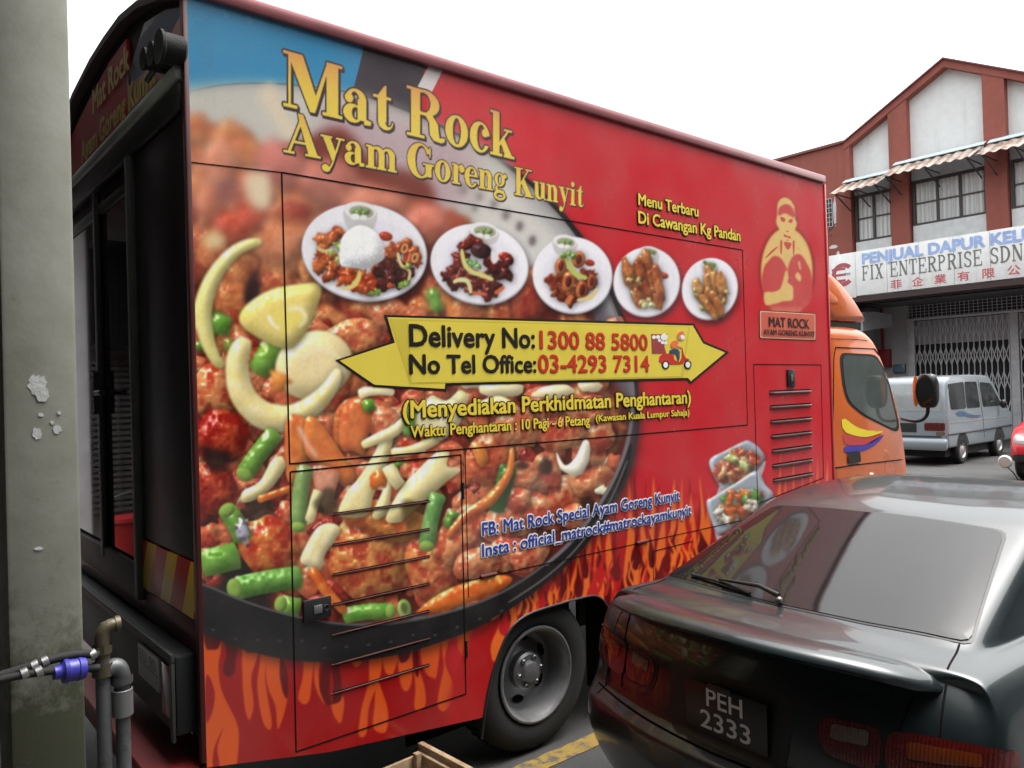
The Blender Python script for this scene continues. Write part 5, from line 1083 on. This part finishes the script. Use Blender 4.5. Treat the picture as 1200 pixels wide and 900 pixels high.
# ---- cab
XC = -3.10
ORP = mat('orange_cab_paint', (.62,.13,.025), .28, coat=.7, vary=.08, scale=3)
cabp = [(5.86,.62),(5.86,2.30),(5.98,2.37),(6.44,2.365),(6.60,2.345),(6.77,2.26),(6.95,2.03),(7.21,1.63),(7.35,1.12),(7.37,.80),(7.30,.62)]
cab = shell(chaikin(cabp, 2), -4.93, XC, .12).obj('cab_body', ORP, trk)
cb_ = bvh_of(cab, trk.location)
fp = [(5.86,2.39),(5.86,2.76),(5.90,2.80),(6.10,2.76),(6.40,2.60),(6.60,2.44),(6.66,2.39)]
shell(chaikin(fp, 1), -4.85, XC-.005, .07).obj('wind_deflector', ORP, trk)
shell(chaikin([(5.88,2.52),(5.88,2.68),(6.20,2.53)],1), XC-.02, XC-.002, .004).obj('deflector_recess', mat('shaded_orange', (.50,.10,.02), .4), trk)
MB().box(-4.8, XC-.05, 5.9, 6.56, 2.34, 2.388).obj('deflector_gap', BLACK, trk)
DIRX = (-1,0,0)
def C_(L, x=XC): return [on_x(u, v, x) for u, v in L]
win = [(982.8,413),(1026.7,415.5),(1039.7,438.7),(1054.5,501),(1050.5,506.8),(1012,488),(993.5,473),(987.4,456)]
def loop3(L, n=2): return dense(rnd(C_(L), .09), 2)
sheet_on(cb_, loop3(win), DIRX, .0025).obj('window_seal', BLACK, trk)
cw = (1018,455)
sheet_on(cb_, loop3([(cw[0]+(u-cw[0])*.91, cw[1]+(v-cw[1])*.93) for u, v in win]), DIRX, .005).obj('door_window', mat('green_cab_glass', (.085,.10,.095), .05, spec=.8), trk)
line_on(cb_, C_([(976,552),(977,420),(979,407),(1025,409),(1037,425)]), DIRX, .005).obj('door_gap', SEAM, trk)
line_on(cb_, C_([(975,549),(1000,545),(1062,538)]), DIRX, .005).obj('door_gap', SEAM, trk)
line_on(cb_, C_([(974,396.5),(1000,397),(1016,399)]), DIRX, .004).obj('roof_gutter', mat('shaded_orange', (.30,.06,.012), .4), trk)
for s, c in (('985.5,487 1003,501 1022,505.5 1038,505 1018,512.5 1002,511 987,505.5', (.78,.62,.03)), ('987,506.5 1002,512 1018,513.5 1036,507 1022,519 1008,522 988.5,521.5', (.50,.05,.05)), ('988.5,522 1008,522.5 1022,519.5 1038,506.5 1028,520 1012,529 989,532', (.055,.035,.33))):
    sheet_on(cb_, chaikin(C_(pc(s)), 1), DIRX, .0035).obj('door_swoosh', mat('swoosh_vinyl', c, .3, vary=.05), trk)
sheet_on(cb_, rnd(C_(pc('992,530 1006,528 1008,541 993,544')), .03), DIRX, .012).obj('door_handle', BLACK, trk)
st_ = MB().box(-4.9, XC+.012, 5.90, 7.22, .78, 1.05, .03); st_.obj('cab_step', ORP, trk)
sheet_on(cb_, [(x, 7.2, z) for x, z in dense(rnd([(-4.8,1.35),(-3.25,1.35),(-3.3,2.1),(-4.75,2.1)], .1),3)], (0,-1,0), .005).obj('windscreen', GLASS, trk)
# mirror on its arm
mq = on_x(1088, 458, -2.86)
mr_ = shell(chaikin([(mq[1]-.05,mq[2]-.15),(mq[1]-.05,mq[2]+.15),(mq[1]+.07,mq[2]+.15),(mq[1]+.07,mq[2]-.15)], 2), -2.955, -2.785, .05).obj('wing_mirror', BLACK, trk)
MB().loft([[(-2.87+.085*k*math.cos(a)*.93, mq[1]-.052, mq[2]+.145*k*math.sin(a)) for a in (2*math.pi*j/24 for j in range(24))] for k in (1,)]+[[(-2.87+.076*math.cos(a), mq[1]-.058, mq[2]+.13*math.sin(a)) for a in (2*math.pi*j/24 for j in range(24))]]).obj('mirror_glass', GLASS, trk)
MB().loft([[(-2.95+.026*math.cos(a)*k, mq[1]-.045-.015*(1-k), mq[2]+.14*k*math.sin(a)) for a in (2*math.pi*j/20 for j in range(20))] for k in (1,.8,.3)]).obj('mirror_cap', ORP, trk)
aq = on_x(1062, 490, XC)
MB().tube(chaikin([(XC-.02,aq[1]-.05,aq[2]),(-2.95,mq[1]-.02,aq[2]-.03),(-2.88,mq[1]+.01,aq[2]+.02),(-2.87,mq[1]+.01,mq[2]-.13)], 2, False), .016, 10).obj('mirror_arm', BLACK, trk)
# ---------------- dark green saloon in the foreground ----------------
def car_paint(name, col, rough=.28, dust=.25):
    m, t, p = node_mat(name); N, L = t.nodes.new, t.links.new
    tc = N('ShaderNodeTexCoord'); a = N('ShaderNodeTexNoise'); a.inputs['Scale'].default_value = 5; a.inputs['Detail'].default_value = 9; a.inputs['Roughness'].default_value = .7; L(tc.outputs['Object'], a.inputs['Vector'])
    g_ = N('ShaderNodeNewGeometry'); s = N('ShaderNodeSeparateXYZ'); L(g_.outputs['Normal'], s.inputs[0])
    u = N('ShaderNodeMapRange'); L(s.outputs[2], u.inputs[0]); u.inputs[1].default_value = .5; u.inputs[2].default_value = 1; u.inputs[3].default_value = .3; u.inputs[4].default_value = 1
    k = N('ShaderNodeMath'); k.operation = 'MULTIPLY'; L(a.outputs[0], k.inputs[0]); L(u.outputs[0], k.inputs[1])
    k2 = N('ShaderNodeMath'); k2.operation = 'MULTIPLY'; L(k.outputs[0], k2.inputs[0]); k2.inputs[1].default_value = dust
    mx = N('ShaderNodeMix'); mx.data_type = 'RGBA'; L(k2.outputs[0], mx.inputs[0]); mx.inputs[6].default_value = (*col,1); mx.inputs[7].default_value = (.20,.18,.16,1)
    L(mx.outputs[2], p.inputs['Base Color']); p.inputs['Metallic'].default_value = .25
    r = N('ShaderNodeMapRange'); L(a.outputs[0], r.inputs[0]); r.inputs[3].default_value = rough*.7; r.inputs[4].default_value = rough*1.4; L(r.outputs[0], p.inputs['Roughness'])
    p.inputs['Coat Weight'].default_value = .65; p.inputs['Coat Roughness'].default_value = .05
    return m
GREEN = car_paint('dark_green_metallic', (.008,.015,.018), .30, .12)
saloon = thing('saloon_car', 'dark green saloon with a boot spoiler and black number plate beside the food truck', 'car', (-1.665, 2.27, 0), math.radians(-2.5))
def saloon_body():
    X = [-1,-.90,-.45,0,.45,.90,1]; Y = [0,.15,.32,.43,.95,1.55,2.2,2.75,3.15,3.55,4.0,4.32]
    Wd = [.81,.845,.855,.855,.85,.85,.85,.85,.845,.835,.80,.72]; ZT_ = [.965,.985,1.0,1.005,.985,.97,.965,.955,.945,.88,.79,.70]
    b = bmesh.new(); V = {}; ni, nj, nk = len(X), len(Y), 7
    cl = b.edges.layers.float.new('crease_edge')
    def pos(i, j, k):
        fx = X[i]; w = Wd[j]*[.93,1,1.0,.995,.99,.97,.90][k]; zt = ZT_[j]; f = (zt-.2)/(.98-.2)
        z = .2+([.2,.42,.575,.62,.74,.875][k]-.2)*f if k < 6 else zt+.025*(1-fx*fx)-(.02 if abs(fx) == 1 else 0)
        y = Y[j]
        if j == 0: y += [.08,-.03,-.015,.06,.075,.10,.17][k]+.17*abs(fx)**3.4
        if j == 1: y += .09*abs(fx)**3.4+[.03,0,0,.03,.03,.05,.09][k]
        if j == nj-1: y += [-.08,0,0,-.02,-.05,-.10,-.15][k]-.32*abs(fx)**2.4
        if j == nj-2: y -= .16*abs(fx)**2.4
        return (fx*w, y, z)
    for i in range(ni):
        for j in range(nj):
            for k in range(nk):
                if i in (0,ni-1) or j in (0,nj-1) or k in (0,nk-1): V[i,j,k] = b.verts.new(pos(i,j,k))
    jA, jB = 3, 8; XR = [None,-.625,-.36,0,.36,.625]; YRf = {3:1.17,4:1.33,5:1.66,6:2.02,7:2.30,8:2.47}; ZR = {3:1.315,4:1.352,5:1.378,6:1.385,7:1.366,8:1.325}
    G = {(i,j): b.verts.new((XR[i]*(1 if j not in (3,8) else .93), YRf[j]+(.05*abs(XR[i])/.6 if j == 3 else -.05*abs(XR[i])/.6 if j == 8 else 0), ZR[j]-(.028 if abs(XR[i]) > .6 else 0))) for i in range(1,6) for j in range(jA,jB+1)}
    def q(*v): return b.faces.new(v)
    for i in range(ni-1):
        for j in range(nj-1):
            q(V[i,j,0],V[i,j+1,0],V[i+1,j+1,0],V[i+1,j,0])
            if not (1 <= i < 5 and jA <= j < jB): q(V[i,j,6],V[i+1,j,6],V[i+1,j+1,6],V[i,j+1,6])
            elif True: q(G[i,j],G[i+1,j],G[i+1,j+1],G[i,j+1])
    for i in range(ni-1):
        for k in range(nk-1):
            q(V[i,0,k],V[i+1,0,k],V[i+1,0,k+1],V[i,0,k+1]); q(V[i,nj-1,k],V[i,nj-1,k+1],V[i+1,nj-1,k+1],V[i+1,nj-1,k])
    for j in range(nj-1):
        for k in range(nk-1):
            q(V[0,j,k],V[0,j,k+1],V[0,j+1,k+1],V[0,j+1,k]); q(V[ni-1,j,k],V[ni-1,j+1,k],V[ni-1,j+1,k+1],V[ni-1,j,k+1])
    for i in range(1,5):
        q(V[i,jA,6],V[i+1,jA,6],G[i+1,jA],G[i,jA]); q(V[i,jB,6],G[i,jB],G[i+1,jB],V[i+1,jB,6])
    for j in range(jA,jB):
        q(V[1,j,6],G[1,j],G[1,j+1],V[1,j+1,6]); q(V[5,j,6],V[5,j+1,6],G[5,j+1],G[5,j])
    def crease(a, c, s):
        e = b.edges.get((a,c))
        if e: e[cl] = s
    for i in range(1,5):
        crease(V[i,jA,6],V[i+1,jA,6],.75); crease(V[i,jB,6],V[i+1,jB,6],.6); crease(G[i,jA],G[i+1,jA],.45); crease(G[i,jB],G[i+1,jB],.4)
    for j in range(jA,jB):
        for ii in (1,5): crease(V[ii,j,6],V[ii,j+1,6],.6); crease(G[ii,j],G[ii,j+1],.35)
    for ii in (1,5): crease(V[ii,jA,6],G[ii,jA],.25); crease(V[ii,jB,6],G[ii,jB],.3)
    for i in range(ni-1): crease(V[i,0,6],V[i+1,0,6],.55); crease(V[i,0,2],V[i+1,0,2],.7); crease(V[i,0,3],V[i+1,0,3],.5)
    for j in range(nj-1):
        for ii in (0,ni-1): crease(V[ii,j,6],V[ii,j+1,6],.22)
    bmesh.ops.recalc_face_normals(b, faces=b.faces)
    me = bpy.data.meshes.new('cage'); b.to_mesh(me); b.free(); o = bpy.data.objects.new('cage', me); COL.objects.link(o)
    md = o.modifiers.new('s', 'SUBSURF'); md.levels = 4; md.render_levels = 4
    bpy.context.view_layer.update(); m2 = bpy.data.meshes.new_from_object(o.evaluated_get(bpy.context.evaluated_depsgraph_get()))
    bpy.data.objects.remove(o); m2.name = 'body'
    return link_mesh('body', m2, GREEN, saloon, 60, True)
sb = saloon_body(); sv = bvh_of(sb)
def sal(name, P, d, m, off=.003, n=2, rings=8): return sheet_on(sv, dense(rnd(P, .05), 3) if n else P, d, off, rings).obj(name, m, saloon, 60, True)
RW = [(-.645,.50,1.05),(-.33,.455,1.05),(0,.44,1.05),(.33,.455,1.05),(.645,.50,1.05),(.515,1.185,1.29),(0,1.165,1.305),(-.515,1.185,1.29)]
dR = (0,.66,-.75)
sal('window_seal', [(x*1.018,y-.008 if y < .8 else y+.012,z-.006 if y < .8 else z+.005) for x, y, z in RW], dR, BLACK, .0022, 2, 10)
RGL = mat('dark_rear_glass', (.008,.0075,.008), .05, spec=.45, vary=.2)
sal('rear_window', RW, dR, RGL, .005, 2, 14)
for s in (-1, 1):
    sal('side_window', [(s*.9,1.05,1.06),(s*.9,2.70,1.04),(s*.9,2.35,1.29),(s*.9,1.35,1.30)], (-s,0,-.25), GLASS, .004)
    line_on(sv, [(s*.9,1.75,1.0),(s*.9,1.75,1.33)], (-s,0,-.25), .012).obj('door_pillar', BLACK, saloon, 60, True)
    line_on(sv, [(s*.625,.50,1.3),(s*.668,.30,1.3),(s*.70,.12,1.3)], (0,0,-1), .0035).obj('boot_gap', SEAM, saloon, 60, True)
    line_on(sv, [(s*.60,-1,.92),(s*.575,-1,.80),(s*.57,-1,.64)], (0,1,0), .0035).obj('boot_gap', SEAM, saloon, 60, True)
    # lamp clusters
    sal('lamp_surround', [(s*.33,-1,.825),(s*.545,-1,.832),(s*.545,-1,.68),(s*.345,-1,.695)], (0,1,0), BLACK, .003)
    ti = sal('tail_lamp', [(s*.345,-1,.815),(s*.538,-1,.822),(s*.538,-1,.69),(s*.36,-1,.705)], (0,1,0), REDLAMP, .007)
    sheet_on(sv, dense(rnd([(s*.39,-1,.80),(s*.50,-1,.805),(s*.50,-1,.76),(s*.39,-1,.755)], .012, 5), 2), (0,1,0), .0095).obj('reversing_lens', CLEARL, ti, 60, True)
    L_ = [(s*.565,.10,.822),(s*.70,.14,.825),(s*.86,.30,.815),(s*.86,.30,.72),(s*.70,.14,.685),(s*.565,.10,.685)]
    ti = sal('tail_lamp', L_, (-s*.35,1,0), REDLAMP, .007)
    sheet_on(sv, dense(rnd([(s*.62,.12,.80),(s*.80,.20,.80),(s*.80,.20,.765),(s*.62,.12,.75)], .014, 5), 2), (-s*.35,1,0), .0095).obj('indicator_lens', AMBER, ti, 60, True)
    sal('windscreen_pillar', [(s*.63,2.55,1.3),(s*.60,2.60,1.3),(s*.70,3.05,1.0),(s*.73,3.0,1.0)], (0,-.6,-.8), BLACK, .003)
    for y in (.78, 3.42):
        w = MB().lathe([(.16,-.02),(.19,0),(.26,-.004),(.292,-.03),(.296,-.10),(.28,-.17),(.1,-.17)], (0,0,0), 'x', 36); 
        for v in w.b.verts: v.co = Vector((s*(.845+v.co.x), y+v.co.y, .296+v.co.z))
        w.obj('tyre', RUBBER, saloon, 40, True)
        w = MB().lathe([(.185,-.02),(.175,-.03),(.10,-.022),(.03,-.015),(0,-.013)], (0,0,0), 'x', 30)
        for v in w.b.verts: v.co = Vector((s*(.85+v.co.x), y+v.co.y, .296+v.co.z))
        w.obj('wheel_cover', STEEL, saloon, 40, True)
        sal('wheel_arch', [(s*1.2, y+.35*math.cos(t), .30+.35*math.sin(t)) for t in np.linspace(0,6.1,18)], (-s,0,0), UNDER, .002, 0)
    sal('headlamp', [(s*.42,6,.66),(s*.72,6,.66),(s*.72,6,.56),(s*.42,6,.56)], (0,-1,0), CLEARL, .004)
    MB().ball((s*.88,2.72,1.02), .09, (1,.6,.75)).obj('door_mirror', GREEN, saloon, 60, True)
sal('windscreen', [(-.60,3.06,1.0),(.60,3.06,1.0),(.53,2.55,1.31),(-.53,2.55,1.31)], (0,-.62,-.78), GLASS, .004, 2, 10)
# boot spoiler
secs = []
for t in np.linspace(-1, 1, 41):
    x = .665*t; e = max(0, 1-abs(t)**9)**.5; y = .0+.20*abs(t)**2.8; z = 1.05-.028*t*t-.055*abs(t)**8
    k = .25+.75*e
    S_ = [(y-.03,z-.032),(y-.042,z-.016),(y-.034,z+.001),(y+.0,z+.010),(y+.09,z+.004),(y+.20,z-.026),(y+.21,z-.07),(y+.12,z-.075),(y+.07,z-.045),(y+.0,z-.036)]
    cy, cz = y+.08, z-.02; secs.append([(x, cy+(a-cy)*k, cz+(b-cz)*k) for a, b in S_])
MB().loft(secs).obj('boot_spoiler', GREEN, saloon, 50, True)
# number plate in its recess
sal('plate_recess', [(-.27,-1,.845),(.27,-1,.845),(.25,-1,.60),(-.25,-1,.60)], (0,1,0), mat('recess_black', (.008,.01,.01), .5), .002)
py = min(v.co.y for v in sb.data.vertices if abs(v.co.x+.06) < .05 and .66 < v.co.z < .80)-.012
MB().box(-.16,.19,py,py+.008,.635,.815,.003).obj('number_plate', mat('black_plate', (.01,.01,.01), .35), saloon, 35, True)
PLW = mat('plate_letters', (.66,.66,.66), .4)
lettering('plate_lettering', 'PEH', PLW, saloon, lambda s, t, d: Vector((-.06+.155*s, py-.0005-d*.3, .738+.065*t)), .012, local=True)
lettering('plate_lettering', '2333', PLW, saloon, lambda s, t, d: Vector((-.09+.215*s, py-.0005-d*.3, .655+.065*t)), .012, local=True)
MB().box(-.05,.05,py-.006,py+.01,.80,.825,.003).obj('plate_lamp', BLACK, saloon, 35, True)
# rear wiper
def onw(x, f): 
    y = .52+.66*f; z = 1.5; l, n_, i, d_ = sv.ray_cast(Vector((x,y-.9,1.0+.27*f+1.02)), Vector(dR).normalized()); return l, n_
def wp(u, v, h):
    d = R_CAM.T @ np.array([u-600, v-450, F_PX]); ro = saloon.rotation_euler.z; c, s = math.cos(-ro), math.sin(-ro)
    o = Vector((0-saloon.location.x, 0-saloon.location.y, CAM_H)); o = Vector((c*o.x-s*o.y, s*o.x+c*o.y, o.z)); d = Vector((c*d[0]-s*d[1], s*d[0]+c*d[1], d[2])).normalized()
    l, n_, i, t = sv.ray_cast(o, d); return l+n_*h
wi = MB().tube([wp(915,707,.035), wp(893,698,.045), wp(862,690,.035), wp(845,686,.03)], .008, 8, rs=[.011,.009,.007,.006]); wi.obj('wiper_arm', BLACK, saloon, 50, True)
MB().tube([wp(811,676,.014), wp(840,684,.016), wp(880,699,.014)], .007, 6).obj('wiper_blade', RUBBER, saloon, 50, True)
MB().ball(wp(914,708,.02), .014, (1,1,.9), 14).obj('wiper_cap', GREYM, saloon, 60, True)
line_on(sv, [(-.74,-1,.60),(-.4,-1,.595),(0,-1,.59),(.4,-1,.595),(.74,-1,.60)], (0,1,0), .005).obj('bumper_gap', SEAM, saloon, 60, True)
# ---------------- silver van ----------------
SILV = car_paint('silver_blue_paint', (.27,.31,.34), .3, .2); SILV.node_tree.nodes['Principled BSDF'].inputs['Metallic'].default_value = .35
van = thing('van', 'silver blue passenger van with a wave decal parked nose-in at the gate', 'van', (-7.52, 17.75, 0), math.radians(0))
vp = [(.0,.38),(0,.62),(.03,1.0),(.10,1.45),(.20,1.84),(.35,1.93),(1.6,1.96),(2.7,1.93),(3.05,1.72),(3.50,1.18),(4.0,1.02),(4.06,.6),(4.02,.34)]
vt = lambda q: Vector((q.x*(1-.10*max(0,q.z-1.0)/.95), q.y, q.z))
vb = shell([q for q in rnd(vp, .12, 5)], -.84, .84, .08, vt).obj('body', SILV, van, 40, True); vv = bvh_of(vb)
def vs(name, P, d, m, off=.004, n=2, par=van): return sheet_on(vv, dense(rnd(P, .035*n), 3) if n else P, d, off, 6).obj(name, m, par, 60, True)
VG = mat('van_glass', (.03,.035,.035), .06, spec=.8)
DX = (-1,0,0)
vs('rear_window', [(-.68,-1,1.78),(.68,-1,1.78),(.73,-1,1.18),(-.73,-1,1.18)], (0,1,0), mat('van_rear_glass', (.25,.27,.27), .06, spec=.8))
for P in ([(2,.24,1.76),(2,1.15,1.80),(2,1.15,1.20),(2,.30,1.20)], [(2,1.19,1.80),(2,1.92,1.79),(2,1.98,1.20),(2,1.19,1.20)], [(2,2.08,1.78),(2,2.78,1.74),(2,3.34,1.20),(2,2.14,1.20)]):
    for s in (1,-1): vs('side_window', [(s*x,y,z) for x, y, z in P], (-s,0,0), VG)
vs('windscreen', [(-.62,5,1.70),(.62,5,1.70),(.72,5,1.22),(-.72,5,1.22)], (0,-1,0), VG)
for s in (1,-1):
    vs('tail_lamp', [(s*.36,-1,.93),(s*.78,-1,.93),(s*.78,-1,.76),(s*.36,-1,.76)], (0,1,0), REDLAMP, .006, 1); vs('reversing_lamp', [(s*.60,-1,.745),(s*.78,-1,.745),(s*.78,-1,.66),(s*.60,-1,.66)], (0,1,0), CLEARL, .006, 1)
    for y in (.80, 3.05):
        vs('wheel_arch', [(s*2,y+.36*math.cos(t),.34+.36*math.sin(t)) for t in np.linspace(0,6.1,18)], (-s,0,0), UNDER, .003, 0)
        w = MB().lathe([(.17,-.01),(.2,.01),(.27,.005),(.305,-.03),(.305,-.16),(.1,-.16)], (0,0,0), 'x', 32)
        for v in w.b.verts: v.co = Vector((s*(.835+v.co.x), y+v.co.y, .305+v.co.z))
        t_ = w.obj('tyre', RUBBER, van, 40, True)
        w = MB().lathe([(.175,.0),(.16,-.02),(.11,-.012),(.06,.012),(0,.015)], (0,0,0), 'x', 26)
        for v in w.b.verts: v.co = Vector((s*(.838+v.co.x), y+v.co.y, .305+v.co.z))
        w.obj('wheel_cover', mat('van_wheel_silver', (.5,.5,.5), .35, .7), van, 40, True)
    line_on(vv, [(s*2,.05,.68),(s*2,2.0,.68),(s*2,3.9,.70)], (-s,0,0), .022, 0).obj('rub_strip', mat('strip_dark', (.03,.03,.04), .5), van, 60, True)
    line_on(vv, [(s*2,.2,.92),(s*2,2.0,.92),(s*2,3.6,.92)], (-s,0,0), .006, 0).obj('crease_line', mat('strip_grey', (.2,.2,.22), .5), van, 60, True)
    line_on(vv, [(s*2,2.02,1.84),(s*2,2.05,1.2),(s*2,2.08,.5)], (-s,0,0), .006).obj('door_gap', SEAM, van, 60, True)
    MB().ball((s*.93,3.10,1.24), .13, (.6,.5,.8)).obj('door_mirror', BLACK, van, 60, True)
for s_, c in (('.5,1.12 .85,1.16 1.2,1.10 1.7,1.0 2.0,1.02 1.8,.96 1.4,.97 1.0,1.04 .7,1.04', (.05,.10,.18)), ('.45,1.17 .9,1.19 1.2,1.14 .9,1.16', (.12,.28,.32)), ('1.2,1.05 1.6,.96 1.9,.95 1.75,.90 1.4,.93', (.28,.20,.18))):
    vs('wave_decal', [(2,y,z) for y, z in pc(s_)], DX, mat('wave_vinyl', c, .35, vary=.4, scale=4), .005, 1)
vs('number_plate', [(-.28,-1,.92),(.20,-1,.92),(.20,-1,.72),(-.28,-1,.72)], (0,1,0), BLACK, .006, 0)
vs('rear_strip', [(-.80,-1,.655),(.80,-1,.655),(.80,-1,.61),(-.80,-1,.61)], (0,1,0), mat('strip_dark', (.03,.03,.04), .5), .006, 0)
bb = shell(chaikin([(-.09,.34),(-.09,.58),(.06,.60),(.06,.34)],1), -.83,.83,.05).obj('rear_bumper', SILV, van, 40, True)
MB().box(-.7,.7,.2,3.8,.18,.36).obj('underbody', UNDER, van, 0, True)
# ---------------- red hatchback at the right edge ----------------
REDC = car_paint('bright_red_paint', (.50,.012,.02), .25, .05); REDC.node_tree.nodes['Principled BSDF'].inputs['Metallic'].default_value = .1
hb = thing('hatchback', 'bright red hatchback at the right edge facing into the yard', 'car', (-4.12, 15.6, 0))
hp_ = [(0,.30),(-.02,.55),(.06,.78),(.45,.95),(.95,1.06),(1.55,1.45),(2.2,1.53),(3.0,1.47),(3.55,1.10),(3.65,.6),(3.60,.28)]
ht = lambda q: Vector((q.x*(1-.22*max(0,q.z-.95)/.55)*(1 if q.y > .5 else .90+.2*max(q.y,0)), q.y, q.z))
hbd = shell(chaikin(hp_, 2), -.83,.83,.14,ht).obj('body', REDC, hb, 40, True); hv = bvh_of(hbd)
def hsn(name, P, d, m, off=.004, n=2): return sheet_on(hv, dense(rnd(P, .06), 3) if n else P, d, off, 6).obj(name, m, hb, 60, True)
hsn('windscreen', [(-.62,-1,1.10),(.62,-1,1.10),(.5,-1,1.42),(-.5,-1,1.42)], (0,1,0), VG)
for s in (1,-1):
    hsn('headlamp', [(s*.70,-1,.86),(s*.42,-1,.76),(s*.44,-1,.66),(s*.72,-1,.72)], (0,1,.0), CLEARL, .006); hsn('side_window', [(s*2,1.2,1.08),(s*2,3.2,1.08),(s*2,2.9,1.40),(s*2,1.7,1.40)], (-s,0,0), VG)
    hsn('fog_recess', [(s*.48,-1,.52),(s*.72,-1,.50),(s*.70,-1,.36),(s*.48,-1,.38)], (0,1,0), BLACK, .004)
    for y in (.72,2.95):
        hsn('wheel_arch', [(s*2,y+.35*math.cos(t),.32+.35*math.sin(t)) for t in np.linspace(0,6.1,18)], (-s,0,0), UNDER, .003, 0)
        w = MB().lathe([(.17,-.01),(.2,.01),(.27,.005),(.30,-.03),(.30,-.16),(.1,-.16)], (0,0,0), 'x', 32)
        for v in w.b.verts: v.co = Vector((s*(.80+v.co.x), y+v.co.y, .30+v.co.z))
        w.obj('tyre', RUBBER, hb, 40, True)
        w = MB().lathe([(.175,.0),(.16,-.02),(.11,-.012),(0,.01)], (0,0,0), 'x', 26)
        for v in w.b.verts: v.co = Vector((s*(.803+v.co.x), y+v.co.y, .30+v.co.z))
        w.obj('wheel_cover', STEEL, hb, 40, True)
hsn('grille', [(-.38,-1,.62),(.38,-1,.62),(.42,-1,.40),(-.42,-1,.40)], (0,1,0), BLACK)
MB().box(-.65,.65,.3,3.4,.16,.30).obj('underbody', UNDER, hb, 0, True)
# ---------------- motorcycle behind the saloon's roof (only its mirror and handlebar show) ----------------
mc = thing('motorcycle', 'motorcycle parked beyond the saloon with one round mirror showing over its roof', 'motorcycle', (-2.35, 8.3, 0))
mp = Vector(on_x(1178, 541, -2.62))
MB().lathe([(0,-.02),(.05,-.018),(.062,0),(.058,.012),(0,.013)], (mp.x, mp.y, mp.z), 'y', 24).obj('mirror', mat('mirror_silver', (.50,.50,.48), .45), mc)
MB().tube(chaikin([(mp.x+.01,mp.y+.01,mp.z-.05),(mp.x+.08,mp.y+.02,mp.z-.12),(mp.x+.12,mp.y+.03,mp.z-.26)], 2, False), .007, 8).obj('mirror_stalk', BLACK, mc)
hx, hy, hzz = mp.x+.3, mp.y+.05, mp.z-.25
MB().tube(chaikin([(hx-.34,hy+.12,hzz),(hx-.12,hy,hzz+.01),(hx+.12,hy,hzz+.01),(hx+.34,hy+.12,hzz)], 2, False), .016, 10).obj('handlebar', BLACK, mc)
MB().ball((hx,hy-.12,hzz-.1), .11, (1,.8,1)).obj('headlamp', CHROME, mc)
MB().tube([(hx,hy,hzz),(hx,hy-.28,.30)], .035, 10).obj('fork', STEEL, mc)
for y in (hy-.30, hy+.95): MB().lathe([(.20,-.04),(.27,-.045),(.295,0),(.27,.045),(.20,.04)], (hx,y,.295), 'x', 30).obj('wheel', RUBBER, mc)
shell(chaikin([(hy+.05,.45),(hy+.05,.80),(hy+.45,.74),(hy+1.1,.80),(hy+1.15,.66),(hy+.6,.35)],2), hx-.13,hx+.13,.06).obj('frame', mat('moto_dark', (.03,.03,.05), .3, coat=.6), mc)
shell(chaikin([(hy+.40,.74),(hy+1.1,.82),(hy+1.1,.76),(hy+.42,.69)],2), hx-.14,hx+.14,.05).obj('seat', BLACK, mc)
# ---------------- broken wooden crate by the skirt ----------------
WOOD = mat('weathered_timber', (.20,.135,.075), .8, vary=.35, scale=14, bump=.3, bscale=50, col2=(.33,.27,.19), c2at=(.5,.7), c2scale=6)
cr = thing('wooden_crate', 'weathered open wooden crate lying on the ground below the truck skirt', 'crate', (-2.75,1.95,0))
def K(u, v, x): return Vector(on_x(u, v, x))
def plank(name, P, z0, z1): return MB().prism(P, 'z', z0, z1, .003).obj(name, WOOD, cr)
# corner posts and boards of a low box, turned a little to the kerb
ca, sa = math.cos(.05), math.sin(.05)
def L_(x, y): return (-2.965+ca*x-sa*y, 1.875+sa*x+ca*y)
def bd_(name, x0, x1, y0, y1, z0, z1): return plank(name, [L_(x0,y0), L_(x1,y0), L_(x1,y1), L_(x0,y1)], z0, z1)
bd_('side_board', 0, .40, 0, .018, .05, .30); bd_('side_board', 0, .40, -.40, -.382, .05, .30)
bd_('end_board', .0, .016, -.381, -.001, .05, .29); bd_('end_board', .384, .40, -.381, -.001, .05, .29); bd_('base_board', .017, .383, -.381, -.001, .03, .048)
bd_('top_batten', -.01, .41, .0185, .045, .25, .33); bd_('top_batten', -.01, .41, -.43, -.401, .25, .33)
for x, y in ((.017,-.03),(.353,-.03),(.017,-.38),(.353,-.38)): bd_('corner_post', x, x+.03, y, y+.028, .049, .31)
